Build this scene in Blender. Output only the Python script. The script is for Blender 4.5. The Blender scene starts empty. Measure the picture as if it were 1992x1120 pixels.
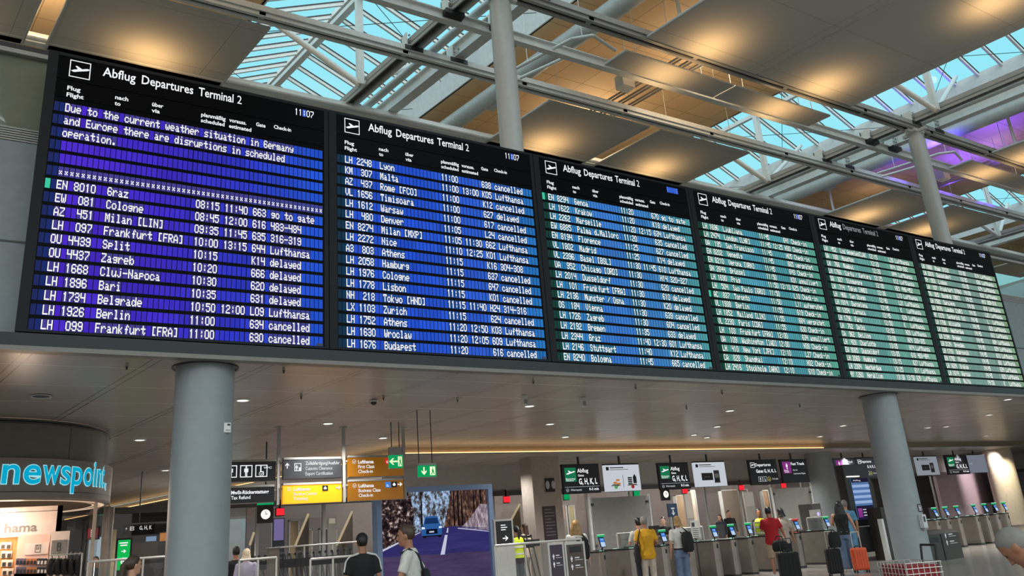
import bpy, bmesh, math, random
from mathutils import Vector, Matrix
S = bpy.context.scene
random.seed(7)
R = math.radians

# ------------------------------------------------------------------ camera
FPX, ROLL, PITCH, YAW = 1522.34, R(4.536), R(17.739), R(57.808)
CAM = Vector((0, 0, 1.5))
fw = Vector((math.cos(YAW)*math.cos(PITCH), math.sin(YAW)*math.cos(PITCH), math.sin(PITCH)))
r0 = Vector((math.sin(YAW), -math.cos(YAW), 0)); u0 = r0.cross(fw)
RT = r0*math.cos(ROLL) - u0*math.sin(ROLL); UP = u0*math.cos(ROLL) + r0*math.sin(ROLL)
cd = bpy.data.cameras.new('camera'); cam = bpy.data.objects.new('camera', cd); S.collection.objects.link(cam)
cd.sensor_width = 36.0; cd.lens = FPX*36.0/1992.0; cd.clip_end = 500
cam.matrix_world = Matrix(((RT.x, UP.x, -fw.x, CAM.x), (RT.y, UP.y, -fw.y, CAM.y), (RT.z, UP.z, -fw.z, CAM.z), (0, 0, 0, 1)))
S.camera = cam
def G(px, py, ax, v):
    """world point where the line of sight through a photo pixel meets the plane X/Y/Z = v (survey of the photo)"""
    d = fw*FPX + RT*(px-996) + UP*(560-py); i = 'XYZ'.index(ax)
    return CAM + d*((v-CAM[i])/d[i])

# ------------------------------------------------------------------ colour management, world, sky
S.view_settings.view_transform = 'Standard'; S.view_settings.look = 'None'
S.view_settings.exposure = 0.0; S.view_settings.gamma = 1.0; S.view_settings.use_curve_mapping = False
S.cycles.use_denoising = True; S.cycles.max_bounces = 6; S.cycles.diffuse_bounces = 3
S.cycles.glossy_bounces = 3; S.cycles.transmission_bounces = 4; S.cycles.transparent_max_bounces = 8
S.cycles.caustics_reflective = False; S.cycles.caustics_refractive = False; S.cycles.sample_clamp_indirect = 3.0
def lin(c):
    c = c.lstrip('#'); v = [int(c[i:i+2], 16)/255 for i in (0, 2, 4)]
    return tuple(x/12.92 if x <= .04045 else ((x+.055)/1.055)**2.4 for x in v)
W = bpy.data.worlds.new('sky'); S.world = W; W.use_nodes = True
nt = W.node_tree; N = nt.nodes; LK = nt.links
bg = N['Background']
tc = N.new('ShaderNodeTexCoord'); sx = N.new('ShaderNodeSeparateXYZ'); LK.new(tc.outputs['Generated'], sx.inputs[0])
rp = N.new('ShaderNodeValToRGB'); LK.new(sx.outputs['Z'], rp.inputs['Fac'])
e = rp.color_ramp.elements                       # clear sky ahead
e[0].position = 0.0; e[0].color = (.30, .30, .29, 1)
e[1].position = .26; e[1].color = (.33, .84, .95, 1)
m_ = e.new(.12); m_.color = (.36, .60, .66, 1)
rb = N.new('ShaderNodeValToRGB'); LK.new(sx.outputs['Z'], rb.inputs['Fac'])   # bright hazy half of the sky behind the viewer
eb = rb.color_ramp.elements
eb[0].position = 0.0; eb[0].color = (.36, .34, .32, 1)
eb[1].position = .28; eb[1].color = (2.35, 2.6, 2.65, 1)
m_ = eb.new(.12); m_.color = (.80, .79, .77, 1)
dt = N.new('ShaderNodeVectorMath'); dt.operation = 'DOT_PRODUCT'; LK.new(tc.outputs['Generated'], dt.inputs[0]); dt.inputs[1].default_value = (-.53, -.85, 0)
db = N.new('ShaderNodeMapRange'); db.inputs['From Min'].default_value = -.05; db.inputs['From Max'].default_value = .35; LK.new(dt.outputs['Value'], db.inputs['Value'])
ms = N.new('ShaderNodeMix'); ms.data_type = 'RGBA'; LK.new(db.outputs[0], ms.inputs[0]); LK.new(rp.outputs['Color'], ms.inputs[6]); LK.new(rb.outputs['Color'], ms.inputs[7])
nz = N.new('ShaderNodeTexNoise'); nz.inputs['Scale'].default_value = 5; nz.inputs['Detail'].default_value = 4
LK.new(tc.outputs['Generated'], nz.inputs['Vector'])
mr = N.new('ShaderNodeMapRange'); mr.inputs['From Min'].default_value = .5; mr.inputs['From Max'].default_value = .8; LK.new(nz.outputs['Fac'], mr.inputs['Value'])
mx = N.new('ShaderNodeMix'); mx.data_type = 'RGBA'; mx.inputs[7].default_value = (.62, .93, 1.0, 1)
mz = N.new('ShaderNodeMath'); mz.operation = 'MULTIPLY'; LK.new(mr.outputs[0], mz.inputs[0]); LK.new(sx.outputs['Z'], mz.inputs[1])
LK.new(mz.outputs[0], mx.inputs[0]); LK.new(ms.outputs[2], mx.inputs[6]); LK.new(mx.outputs[2], bg.inputs['Color'])
bg.inputs['Strength'].default_value = 1.0

def light(kind, name, loc, energy, col, target=None, size=.2, spot=90, blend=1.0):
    l = bpy.data.lights.new(name, kind); o = bpy.data.objects.new(name, l); S.collection.objects.link(o)
    o.location = loc; l.energy = energy; l.color = col
    if kind == 'SPOT': l.spot_size = R(spot); l.spot_blend = blend; l.shadow_soft_size = size
    elif kind == 'POINT': l.shadow_soft_size = size
    elif kind == 'AREA': l.size = size
    if target is not None:
        o.rotation_euler = (Vector(target)-Vector(loc)).to_track_quat('-Z', 'Y').to_euler()
    return o
WARM = (1.0, .62, .27)

# ------------------------------------------------------------------ materials
MATS = {}
def mat(name, col, rough=.5, metal=0, noise=.06, scale=6., emit=None, estr=1., bump=0, alpha=1, spec=.5):
    if name in MATS: return MATS[name]
    m = bpy.data.materials.new(name); m.use_nodes = True; MATS[name] = m
    n = m.node_tree.nodes; l = m.node_tree.links; b = n['Principled BSDF']
    c = lin(col) if isinstance(col, str) else col
    b.inputs['Roughness'].default_value = rough; b.inputs['Metallic'].default_value = metal
    b.inputs['Specular IOR Level'].default_value = spec
    t = n.new('ShaderNodeTexCoord'); q = n.new('ShaderNodeTexNoise'); q.inputs['Scale'].default_value = scale; q.inputs['Detail'].default_value = 3
    l.new(t.outputs['Object'], q.inputs['Vector'])
    r = n.new('ShaderNodeValToRGB'); r.color_ramp.elements[0].position = .3; r.color_ramp.elements[1].position = .7
    r.color_ramp.elements[0].color = tuple(max(0, x*(1-noise)) for x in c)+(1,); r.color_ramp.elements[1].color = tuple(min(1, x*(1+noise)) for x in c)+(1,)
    l.new(q.outputs['Fac'], r.inputs['Fac']); l.new(r.outputs['Color'], b.inputs['Base Color'])
    if emit:
        ec = lin(emit) if isinstance(emit, str) else emit
        b.inputs['Emission Color'].default_value = ec+(1,); b.inputs['Emission Strength'].default_value = estr
    if bump:
        bp = n.new('ShaderNodeBump'); bp.inputs['Strength'].default_value = bump; l.new(q.outputs['Fac'], bp.inputs['Height']); l.new(bp.outputs[0], b.inputs['Normal'])
    return m
def emat(name, col, s=1.):
    if name in MATS: return MATS[name]
    m = bpy.data.materials.new(name); m.use_nodes = True; MATS[name] = m
    n = m.node_tree.nodes; l = m.node_tree.links; n.remove(n['Principled BSDF'])
    e = n.new('ShaderNodeEmission'); e.inputs['Color'].default_value = (lin(col) if isinstance(col, str) else col)+(1,); e.inputs['Strength'].default_value = s
    l.new(e.outputs[0], n['Material Output'].inputs[0]); return m
def glass(name, tint=(1, 1, 1), refl=.08, rough=.02):
    if name in MATS: return MATS[name]
    m = bpy.data.materials.new(name); m.use_nodes = True; MATS[name] = m
    n = m.node_tree.nodes; l = m.node_tree.links; n.remove(n['Principled BSDF'])
    t = n.new('ShaderNodeBsdfTransparent'); t.inputs[0].default_value = tint+(1,)
    g = n.new('ShaderNodeBsdfGlossy'); g.inputs['Roughness'].default_value = rough
    lw = n.new('ShaderNodeLayerWeight'); lw.inputs[0].default_value = .5
    pw = n.new('ShaderNodeMath'); pw.operation = 'POWER'; pw.inputs[1].default_value = 4; l.new(lw.outputs['Facing'], pw.inputs[0])
    mm = n.new('ShaderNodeMath'); mm.operation = 'MULTIPLY_ADD'; mm.inputs[1].default_value = min(1, refl*6); mm.inputs[2].default_value = refl; l.new(pw.outputs[0], mm.inputs[0])
    mm.use_clamp = True
    x = n.new('ShaderNodeMixShader'); l.new(mm.outputs[0], x.inputs[0]); l.new(t.outputs[0], x.inputs[1]); l.new(g.outputs[0], x.inputs[2])
    l.new(x.outputs[0], n['Material Output'].inputs[0]); return m
def gridmat(name, col, line, sx_, sy_, w=.02, rough=.5, offx=0, offy=0, skew=.18, wx=None, spec=.5, rnd=.05, twin=0, line2=None):
    """surface with joint lines every sx_ metres across and sy_ metres along (skewed grid of the building)"""
    if name in MATS: return MATS[name]
    m = bpy.data.materials.new(name); m.use_nodes = True; MATS[name] = m
    n = m.node_tree.nodes; l = m.node_tree.links; b = n['Principled BSDF']; b.inputs['Roughness'].default_value = rough
    b.inputs['Specular IOR Level'].default_value = spec
    g = n.new('ShaderNodeNewGeometry'); s = n.new('ShaderNodeSeparateXYZ'); l.new(g.outputs['Position'], s.inputs[0])
    def M(op, a, bb):
        k = n.new('ShaderNodeMath'); k.operation = op
        for i, v in enumerate((a, bb)):
            if isinstance(v, (int, float)): k.inputs[i].default_value = v
            else: l.new(v, k.inputs[i])
        return k.outputs[0]
    uu = M('ADD', s.outputs['X'], M('MULTIPLY', s.outputs['Y'], skew))
    def stripe(v, per, off, ww):
        f = M('FRACT', M('DIVIDE', M('SUBTRACT', v, off), per), 0)
        return M('LESS_THAN', M('ABSOLUTE', M('SUBTRACT', f, .5), 0), ww/per/2)
    if twin: l1 = M('MAXIMUM', stripe(uu, sx_, offx-twin, wx or w), stripe(uu, sx_, offx+twin, wx or w)); ln = l1
    else: ln = M('MAXIMUM', stripe(uu, sx_, offx, wx or w), stripe(s.outputs['Y'], sy_, offy, w))
    fx = M('FLOOR', M('DIVIDE', M('SUBTRACT', uu, offx-sx_/2), sx_), 0); fy = M('FLOOR', M('DIVIDE', M('SUBTRACT', s.outputs['Y'], offy-sy_/2), sy_), 0)
    cb = n.new('ShaderNodeCombineXYZ'); l.new(fx, cb.inputs[0]); l.new(fy, cb.inputs[1])
    wn = n.new('ShaderNodeTexWhiteNoise'); l.new(cb.outputs[0], wn.inputs['Vector'])
    br = M('ADD', 1-rnd, M('MULTIPLY', wn.outputs['Value'], 2*rnd))
    vm = n.new('ShaderNodeVectorMath'); vm.operation = 'SCALE'; vm.inputs[0].default_value = lin(col); l.new(br, vm.inputs['Scale'])
    x = n.new('ShaderNodeMix'); x.data_type = 'RGBA'; l.new(ln, x.inputs[0]); l.new(vm.outputs[0], x.inputs[6]); x.inputs[7].default_value = lin(line)+(1,)
    if line2:
        x2 = n.new('ShaderNodeMix'); x2.data_type = 'RGBA'; l.new(stripe(s.outputs['Y'], sy_, offy, w), x2.inputs[0]); l.new(x.outputs[2], x2.inputs[6]); x2.inputs[7].default_value = lin(line2)+(1,); x = x2
    l.new(x.outputs[2], b.inputs['Base Color']); return m
def attrmat(name, s=1.):
    if name in MATS: return MATS[name]
    m = bpy.data.materials.new(name); m.use_nodes = True; MATS[name] = m
    n = m.node_tree.nodes; l = m.node_tree.links; n.remove(n['Principled BSDF'])
    a = n.new('ShaderNodeAttribute'); a.attribute_name = 'cell'; e = n.new('ShaderNodeEmission'); e.inputs['Strength'].default_value = s
    l.new(a.outputs['Color'], e.inputs['Color']); l.new(e.outputs[0], n['Material Output'].inputs[0]); return m

STEEL_W = mat('white_painted_steel', '#dcdedb', .35)
STEEL_G = mat('grey_painted_steel', '#a3a29e', .4)
DARK = mat('dark_steel', '#2c2d2f', .4)
BLACK = mat('black_plastic', '#0c0d10', .45)
HOUS = mat('board_housing', '#171b20', .5, spec=.2)
INNER = mat('board_glass_black', '#040508', .4, spec=.06)
PANEL = gridmat('ceiling_panel_fabric', '#c2bdb5', '#928d86', 4.6, 2.35, .015, .8, offy=.6, rnd=.01)
TAN = gridmat('warm_ceiling_tile', '#d2b48c', '#8a7458', 1.25, 1.25, .02, .8)
SOFFIT = gridmat('soffit_metal_tile', '#b3aca6', '#6b655f', 1.76, 1.55, .028, .27, offx=1.58, offy=13.12, skew=.2, wx=.02, rnd=.03, twin=.065, line2='#d8d3cd')
WALLP = mat('grey_wall_panel', '#7f898d', .45)
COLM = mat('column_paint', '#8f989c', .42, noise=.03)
POLEM = mat('pole_paint', '#c4c9c8', .35, noise=.03)
FASC = mat('fascia_grey', '#363c3f', .45, spec=.25)
STAIN = mat('stainless_steel', '#8f877f', .3, .55, scale=3, noise=.1)
STAIN2 = mat('brushed_steel', '#c4c0ba', .3, .5)
GLASS = glass('clear_glass', (.97, .98, .98), .06)
SKYG = glass('skylight_glass', (.93, .98, 1.0), .01)
FROST = mat('frosted_panel', '#8d8d87', .6)
WHITE_E = emat('sign_white', '#f4f6f8', 1.0)
LAMP_E = emat('lamp_white', (1, .95, .86), 3.0)
GRN_E = emat('led_green', '#9af0c8', 1.2)
LCDM = attrmat('lcd_cells', 1.0)

# ------------------------------------------------------------------ mesh helpers
class MB:
    def __init__(s): s.v = []; s.f = []; s.m = []; s.c = {}
    def poly(s, pts, m=0, col=None):
        i = len(s.v); s.v += [tuple(p) for p in pts]; s.f.append(tuple(range(i, i+len(pts)))); s.m.append(m)
        if col: s.c[len(s.f)-1] = col
    def box(s, x0, x1, y0, y1, z0, z1, m=0):
        s.hexa([(x0, y0), (x1, y0), (x1, y1), (x0, y1)], z0, z1, m)
    def hexa(s, q, z0, z1, m=0):
        """prism over the plan polygon q"""
        n = len(q); i = len(s.v); s.v += [(x, y, z0) for x, y in q]+[(x, y, z1) for x, y in q]
        s.f.append(tuple(i+k for k in reversed(range(n)))); s.f.append(tuple(i+n+k for k in range(n))); s.m += [m, m]
        for k in range(n):
            s.f.append((i+k, i+(k+1) % n, i+n+(k+1) % n, i+n+k)); s.m.append(m)
    def prism(s, pts, off, m=0, m2=None):
        """extrude a 3D polygon by vector off"""
        n = len(pts); i = len(s.v); off = Vector(off); s.v += [tuple(p) for p in pts]+[tuple(Vector(p)+off) for p in pts]
        s.f.append(tuple(i+k for k in range(n))); s.f.append(tuple(i+n+k for k in reversed(range(n)))); s.m += [m, m if m2 is None else m2]
        for k in range(n):
            s.f.append((i+(k+1) % n, i+k, i+n+k, i+n+(k+1) % n)); s.m.append(m)
    def bar(s, p, q, w, h, m=0, up=(0, 0, 1)):
        p = Vector(p); q = Vector(q); t = (q-p).normalized(); a = t.cross(Vector(up))
        if a.length < 1e-4: a = t.cross(Vector((1, 0, 0)))
        a.normalize(); b = a.cross(t); a *= w/2; b *= h/2
        s.prism([p-a-b, p+a-b, p+a+b, p-a+b], q-p, m)
    def tube(s, p, q, r, r2=None, n=12, m=0, caps=True):
        p = Vector(p); q = Vector(q); r2 = r if r2 is None else r2; t = (q-p).normalized(); a = t.orthogonal().normalized(); b = t.cross(a)
        i = len(s.v)
        for c, rr in ((p, r), (q, r2)):
            for k in range(n):
                g = 2*math.pi*k/n; s.v.append(tuple(c+a*rr*math.cos(g)+b*rr*math.sin(g)))
        for k in range(n):
            s.f.append((i+k, i+(k+1) % n, i+n+(k+1) % n, i+n+k)); s.m.append(m)
        if caps:
            s.f.append(tuple(i+k for k in reversed(range(n)))); s.f.append(tuple(i+n+k for k in range(n))); s.m += [m, m]
    def path(s, pts, r, n=8, m=0):
        for a, b in zip(pts, pts[1:]): s.tube(a, b, r, None, n, m)
    def lathe(s, prof, c=(0, 0, 0), n=24, m=0, a0=0, a1=360):
        full = abs(a1-a0-360) < 1e-6; nn = n if full else n+1; i = len(s.v)
        for r, z in prof:
            for k in range(nn):
                g = R(a0+(a1-a0)*k/n); s.v.append((c[0]+r*math.cos(g), c[1]+r*math.sin(g), c[2]+z))
        for j in range(len(prof)-1):
            for k in range(n):
                k2 = (k+1) % nn
                s.f.append((i+j*nn+k, i+j*nn+k2, i+(j+1)*nn+k2, i+(j+1)*nn+k)); s.m.append(m)
    def loft(s, rings, n=12, m=0):
        i = len(s.v)
        for c, ax, ay in rings:
            for k in range(n):
                g = 2*math.pi*k/n; s.v.append(tuple(Vector(c)+Vector(ax)*math.cos(g)+Vector(ay)*math.sin(g)))
        for j in range(len(rings)-1):
            for k in range(n):
                s.f.append((i+j*n+k, i+j*n+(k+1) % n, i+(j+1)*n+(k+1) % n, i+(j+1)*n+k)); s.m.append(m)
        s.f.append(tuple(i+k for k in reversed(range(n)))); j = i+(len(rings)-1)*n; s.f.append(tuple(j+k for k in range(n))); s.m += [m, m]
    def ell(s, c, rx, ry, rz, n=12, m=0, k=7):
        c = Vector(c); rings = []
        for j in range(k+1):
            a = -math.pi/2+math.pi*(j+.0)/k; a = max(-1.5, min(1.5, a)); cs = math.cos(a)
            rings.append((c+Vector((0, 0, rz*math.sin(a))), (rx*cs, 0, 0), (0, ry*cs, 0)))
        s.loft(rings, n, m)
    def limb(s, pts, rs, n=10, m=0, fl=1.):
        pts = [Vector(p) for p in pts]; rings = []
        for k, p in enumerate(pts):
            t = (pts[min(k+1, len(pts)-1)]-pts[max(k-1, 0)]).normalized()
            a = t.cross(Vector((0, 1, 0)))
            if a.length < .1: a = t.cross(Vector((1, 0, 0)))
            a.normalize(); b = a.cross(t); rings.append((p, a*rs[k], b*rs[k]*fl))
        s.loft(rings, n, m)
    def add(s, me, mtx, m=0):
        i = len(s.v); s.v += [tuple(mtx @ v.co) for v in me.vertices]
        for p in me.polygons: s.f.append(tuple(i+k for k in p.vertices)); s.m.append(m)
    def mesh(s, name, mats, smooth=None):
        me = bpy.data.meshes.new(name); me.from_pydata(s.v, [], s.f)
        for k in (mats if isinstance(mats, (list, tuple)) else [mats]): me.materials.append(k)
        me.polygons.foreach_set('material_index', s.m)
        if s.c:
            at = me.color_attributes.new('cell', 'FLOAT_COLOR', 'CORNER')
            for fi, col in s.c.items():
                for li in me.polygons[fi].loop_indices: at.data[li].color = col+(1,)
        me.update()
        if smooth is not None:
            me.shade_smooth(); me.set_sharp_from_angle(angle=R(smooth))
        return me
    def build(s, name, mats, parent=None, smooth=None, bevel=0, local=False, loc=None):
        o = bpy.data.objects.new(name, s.mesh(name, mats, smooth)); S.collection.objects.link(o)
        base = Vector(loc) if loc is not None else None
        if parent is not None:
            o.parent = parent
            if not local:
                w = Vector((0, 0, 0)); q = parent
                while q is not None: w += q.location; q = q.parent
                if base is None: base = w
                o.location = base-w
        if base is not None and not local:
            o.data.transform(Matrix.Translation(-base))
            if parent is None: o.location = base
        elif loc is not None: o.location = loc
        if bevel:
            b = o.modifiers.new('bevel', 'BEVEL'); b.width = bevel; b.segments = 2; b.limit_method = 'ANGLE'
        return o
def thing(name, label, cat, loc=(0, 0, 0), group=None, rotz=0):
    o = bpy.data.objects.new(name, None); S.collection.objects.link(o); o.location = loc; o.rotation_euler = (0, 0, rotz)
    o.empty_display_size = .2; return tag(o, label, cat, group)
def tag(o, label, cat, group=None, kind=None):
    o['label'] = label; o['category'] = cat
    if group: o['group'] = group
    if kind: o['kind'] = kind
    return o
def struct(name, mb, mats, smooth=None):
    o = mb.build(name, mats, None, smooth); o['kind'] = 'structure'; return o
def copy_tree(o, parent=None):
    c = o.copy(); S.collection.objects.link(c)
    if parent is not None: c.parent = parent
    for ch in list(o.children): copy_tree(ch, c)
    return c
def sk(u, y, z): return Vector((u-.18*y, y, z))

_tc = {}
def textmesh(txt, bold=0.012, space=1.0, res=2):
    k = (txt, bold, space, res)
    if k in _tc: return _tc[k]
    cu = bpy.data.curves.new('t', 'FONT'); cu.body = txt; cu.offset = bold; cu.size = 1; cu.resolution_u = res; cu.space_character = space
    o = bpy.data.objects.new('t', cu); S.collection.objects.link(o)
    dg = bpy.context.evaluated_depsgraph_get(); me = bpy.data.meshes.new_from_object(o.evaluated_get(dg))
    bpy.data.objects.remove(o); bpy.data.curves.remove(cu)
    xs = [v.co.x for v in me.vertices]; ys = [v.co.y for v in me.vertices]
    _tc[k] = (me, min(xs), max(xs), min(ys), max(ys)); return _tc[k]
CAPH = None
def put_text(mb, txt, x0, x1, zb, cap, y, m=0, bold=.012, org=None, ax=None, align='l'):
    """lettering on a plane facing -Y: baseline zb, capital height cap, squeezed to run x0..x1 (x1 None: natural width)"""
    global CAPH
    if CAPH is None: CAPH = textmesh('H', 0)[4]
    me, a, b, c, d = textmesh(txt, bold)
    sy = cap/CAPH; s = sy*.86 if x1 is None else (x1-x0)/(b-a)
    mt = Matrix(((s, 0, 0, x0-a*s), (0, 0, 0, y), (0, sy, 0, zb), (0, 0, 0, 1)))
    mb.add(me, mt, m)

# ------------------------------------------------------------------ the setting
PER = 18.14
b = MB(); b.box(-40, 90, -14, 60, -.3, 0); struct('floor', b, gridmat('floor_stone', '#8a847e', '#79736e', 1.2, 1.2, .012, .22, skew=0, rnd=.04))
b = MB(); b.box(-40, 90, 13.12, 24.0, 4.62, 4.74)
b.hexa([(-40, 24), (10.2, 24), (-.4, 60), (-40, 60)], 4.62, 4.74); struct('ceiling', b, SOFFIT)
b = MB(); b.hexa([(10.3, 24.02), (90, 24.02), (90, 60), (-.3, 60)], 4.36, 4.44); struct('ceiling', b, SOFFIT)
# cove of light where the ceiling steps down
b = MB(); b.prism([(10.3, 24, 4.44), (90, 24, 4.44), (90, 24, 4.62), (10.3, 24, 4.62)], (0, .02, 0)); b.prism([(10.3, 24.0, 4.44), (-.3, 60, 4.44), (-.3, 60, 4.62), (10.3, 24, 4.62)], (.02, 0, 0))
struct('trim_1', b, mat('cove_face', '#b5a48e', .5))
b = MB(); b.box(10.3, 31.3, 23.93, 24.0, 4.40, 4.435)
b.prism([(10.25, 23.95, 4.40), (-.35, 60, 4.40), (-.35, 60, 4.435), (10.25, 23.95, 4.435)], (.05, 0, 0)); o = struct('trim_2', b, emat('cove_led', (1.0, .60, .24), 2.6)); 
b = MB(); b.box(10.2, 90, 23.86, 24.0, 4.36, 4.40); b.prism([(10.16, 23.9, 4.36), (-.4, 60, 4.36), (-.4, 60, 4.40), (10.16, 23.9, 4.40)], (.12, 0, 0)); struct('trim_3', b, STEEL_G)
# fascia under the boards
b = MB(); b.box(-40, 90, 12.97, 13.14, 4.68, 4.88); b.box(-40, 90, 12.93, 13.14, 4.61, 4.68, 1); struct('trim_4', b, [FASC, mat('fascia_lip', '#7a7872', .4)])
# bulkhead wall the boards hang on, louvre and glass balustrade above it
b = MB(); b.box(-40, 90, 13.45, 13.6, 4.74, 8.14)
for z in (6.44,): b.box(-40, 90, 13.44, 13.46, z-.015, z+.015, 1)
struct('wall_back', b, [WALLP, DARK])
b = MB(); b.box(-40, 90, 13.5, 13.7, 8.14, 8.4, 1)
for k in range(6): b.box(-40, 90, 13.44, 13.56, 8.15+.042*k, 8.175+.042*k, 0)
struct('trim_5', b, [STEEL_G, DARK])
b = MB(); b.box(-40, 90, 13.55, 13.6, 9.9, 9.98); b.box(-40, 90, 13.5, 13.66, 9.78, 9.86, 1)
struct('trim_6', b, [DARK, STEEL_G])
b = MB()
for x0 in [-40+3.1*k for k in range(43)]: b.box(x0, x0+3.08, 13.56, 13.58, 8.4, 9.8)
struct('window_1', b, glass('balustrade_glass', (.88, .9, .86), .06))
b = MB(); b.box(-40, -.2, 13.62, 13.66, 8.4, 9.8); struct('wall_side', b, mat('blind_fabric', '#a8a8a2', .8))
b = MB(); b.box(62, 62.2, 13, 60, 0, 17); struct('wall_right', b, WALLP)
b = MB(); b.box(-40, 90, 32, 32.2, 4.7, 17.2); struct('wall_rear', b, mat('rear_wall', '#b09a7c', .7))
# front and side walls of the hall behind the viewer stay open to the street side; upper ceiling over the bays
for k in range(-2, 4):
    u_0, u_1 = 15.8+PER*k, 8.2+PER*(k+1)
    b = MB(); b.hexa([sk(u_0, -12, 0)[:2], sk(u_1, -12, 0)[:2], sk(u_1, 32, 0)[:2], sk(u_0, 32, 0)[:2]], 17.0, 17.15); struct('ceiling', b, TAN)

# ------------------------------------------------------------------ steel roof: beams parallel with the boards
def xbeam(y, kind, label):
    t = thing('roof_beam', label, 'steel beam', (10, y, 14.84))
    b = MB(); X0, X1 = -25, 80
    if kind == 'I':
        b.box(X0, X1, y-.1, y+.1, 14.84, 14.87); b.box(X0, X1, y-.1, y+.1, 15.13, 15.16); b.box(X0, X1, y-.014, y+.014, 14.87, 15.13)
        b.build('girder', STEEL_W, t)
    else:
        for s in (-1, 1):
            b.box(X0, X1, y+s*.11-.05, y+s*.11+.05, 14.84, 15.0); b.box(X0, X1, y+s*.2-.02, y+s*.2+.02, 14.95, 15.12)
        b.build('rail', STEEL_W if kind == 'twin' else STEEL_G, t)
        c = MB(); c.box(X0, X1, y-.055, y+.055, 14.9, 15.0); c.build('slot', DARK, t)
        c = MB()
        for x in range(-24, 80, 4): c.box(x, x+.16, y-.16, y+.16, 14.86, 15.16)
        c.build('joint_plate', STEEL_G, t)
    return t
xbeam(15.74, 'I', 'long white I-beam parallel to the boards, carrying the narrow warm-lit panels')
xbeam(17.67, 'twin', 'long white twin rail beam with dark slot, running just above the wide panels nearest the boards')
xbeam(14.16, 'dark', 'dark grey twin rail along the edge of the big upper ceiling panels')
b = MB(); b.box(-25, 80, 21.08, 21.3, 14.86, 15.16); b.tube((-25, 20.98, 14.92), (80, 20.98, 14.92), .07)
tag(b.build('roof_beam', STEEL_W, loc=(10, 21.35, 14.75), smooth=40), 'pale edge beam with handrail tube just above the top of the departure boards', 'steel beam')
KN = {-1: 'left of the first board', 0: 'above the second board', 1: 'above the fifth board', 2: 'at the far right'}
for k in (-1, 0, 1, 2):
    o_ = PER*k; Y0, Y1 = 2, 24
    t = thing('roof_channel', 'grey box channel on top of the beams %s' % KN[k], 'steel beam', sk(11.7+o_, 14, 15.18))
    b = MB(); b.prism([sk(11.36+o_, Y0, 15.2), sk(11.63+o_, Y0, 15.2), sk(11.63+o_, Y0, 15.25), sk(11.36+o_, Y0, 15.25)], (-.18*(Y1-Y0), Y1-Y0, 0))
    for a, c in ((11.36, 11.40), (11.59, 11.63)):
        b.prism([sk(a+o_, Y0, 15.1), sk(c+o_, Y0, 15.1), sk(c+o_, Y0, 15.42), sk(a+o_, Y0, 15.42)], (-.18*(Y1-Y0), Y1-Y0, 0))
    b.build('channel', STEEL_G, t)
    b = MB(); b.prism([sk(11.45+o_, Y0, 15.15), sk(11.54+o_, Y0, 15.15), sk(11.54+o_, Y0, 15.2), sk(11.45+o_, Y0, 15.2)], (-.18*(Y1-Y0), Y1-Y0, 0)); b.build('cable_tray', DARK, t)
    for i, (uu, nm) in enumerate(((11.80, 'pipe nearest the channel'), (12.24, 'pipe nearest the box beam'))):
        b = MB(); b.tube(sk(uu+o_, Y0, 15.36), sk(uu+o_, Y1, 15.36), .125, n=20)
        tag(b.build('roof_pipe', STEEL_W, loc=sk(uu+o_, 14, 15.3), smooth=40), 'round white roof %s %s' % (nm, KN[k]), 'pipe', 'pairs of roof pipes')
    b = MB(); b.prism([sk(12.80+o_, Y0, 15.18), sk(13.14+o_, Y0, 15.18), sk(13.14+o_, Y0, 15.2), sk(12.80+o_, Y0, 15.2)], (-.18*(Y1-Y0), Y1-Y0, 0))
    b.prism([sk(12.92+o_, Y0, 15.2), sk(13.0+o_, Y0, 15.2), sk(13.0+o_, Y0, 15.62), sk(12.92+o_, Y0, 15.62)], (-.18*(Y1-Y0), Y1-Y0, 0))
    b.prism([sk(12.80+o_, Y0, 15.62), sk(13.14+o_, Y0, 15.62), sk(13.14+o_, Y0, 15.66), sk(12.80+o_, Y0, 15.66)], (-.18*(Y1-Y0), Y1-Y0, 0))
    tag(b.build('roof_beam', STEEL_W, loc=sk(13.1+o_, 14, 15.2)), 'white flanged cross beam beside the pipes %s' % KN[k], 'steel beam')
    # brackets where the cross members sit on the long beams
    for y, nm in ((14.16, 'dark rail'), (15.74, 'I-beam'), (17.67, 'twin rail')):
        t = thing('beam_bracket', 'white bolted bracket on the %s, %s' % (nm, KN[k]), 'bracket', sk(11.7+o_, y, 15.0))
        for uu in (11.5, 12.95):
            b = MB(); c = sk(uu+o_, y, 15.0); b.box(c.x-.26, c.x+.26, c.y-.2, c.y+.2, 15.12, 15.17); b.box(c.x-.22, c.x+.22, c.y+.14, c.y+.18, 15.17, 15.6); b.box(c.x-.22, c.x-.18, c.y-.2, c.y+.18, 15.17, 15.55); b.box(c.x+.18, c.x+.22, c.y-.2, c.y+.18, 15.17, 15.55)
            b.build('plate', STEEL_W, t)
            b = MB(); b.box(c.x-.28, c.x+.28, c.y-.24, c.y+.24, 14.98, 15.12); b.build('bearing_pad', DARK, t)
            b = MB()
            for s in (-1, 0, 1): b.tube((c.x+s*.14, c.y-.21, 15.3), (c.x+s*.14, c.y-.26, 15.3), .03, n=6); b.tube((c.x+s*.14, c.y-.21, 15.45), (c.x+s*.14, c.y-.26, 15.45), .03, n=6)
            b.build('bolt', STEEL_G, t)
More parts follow.
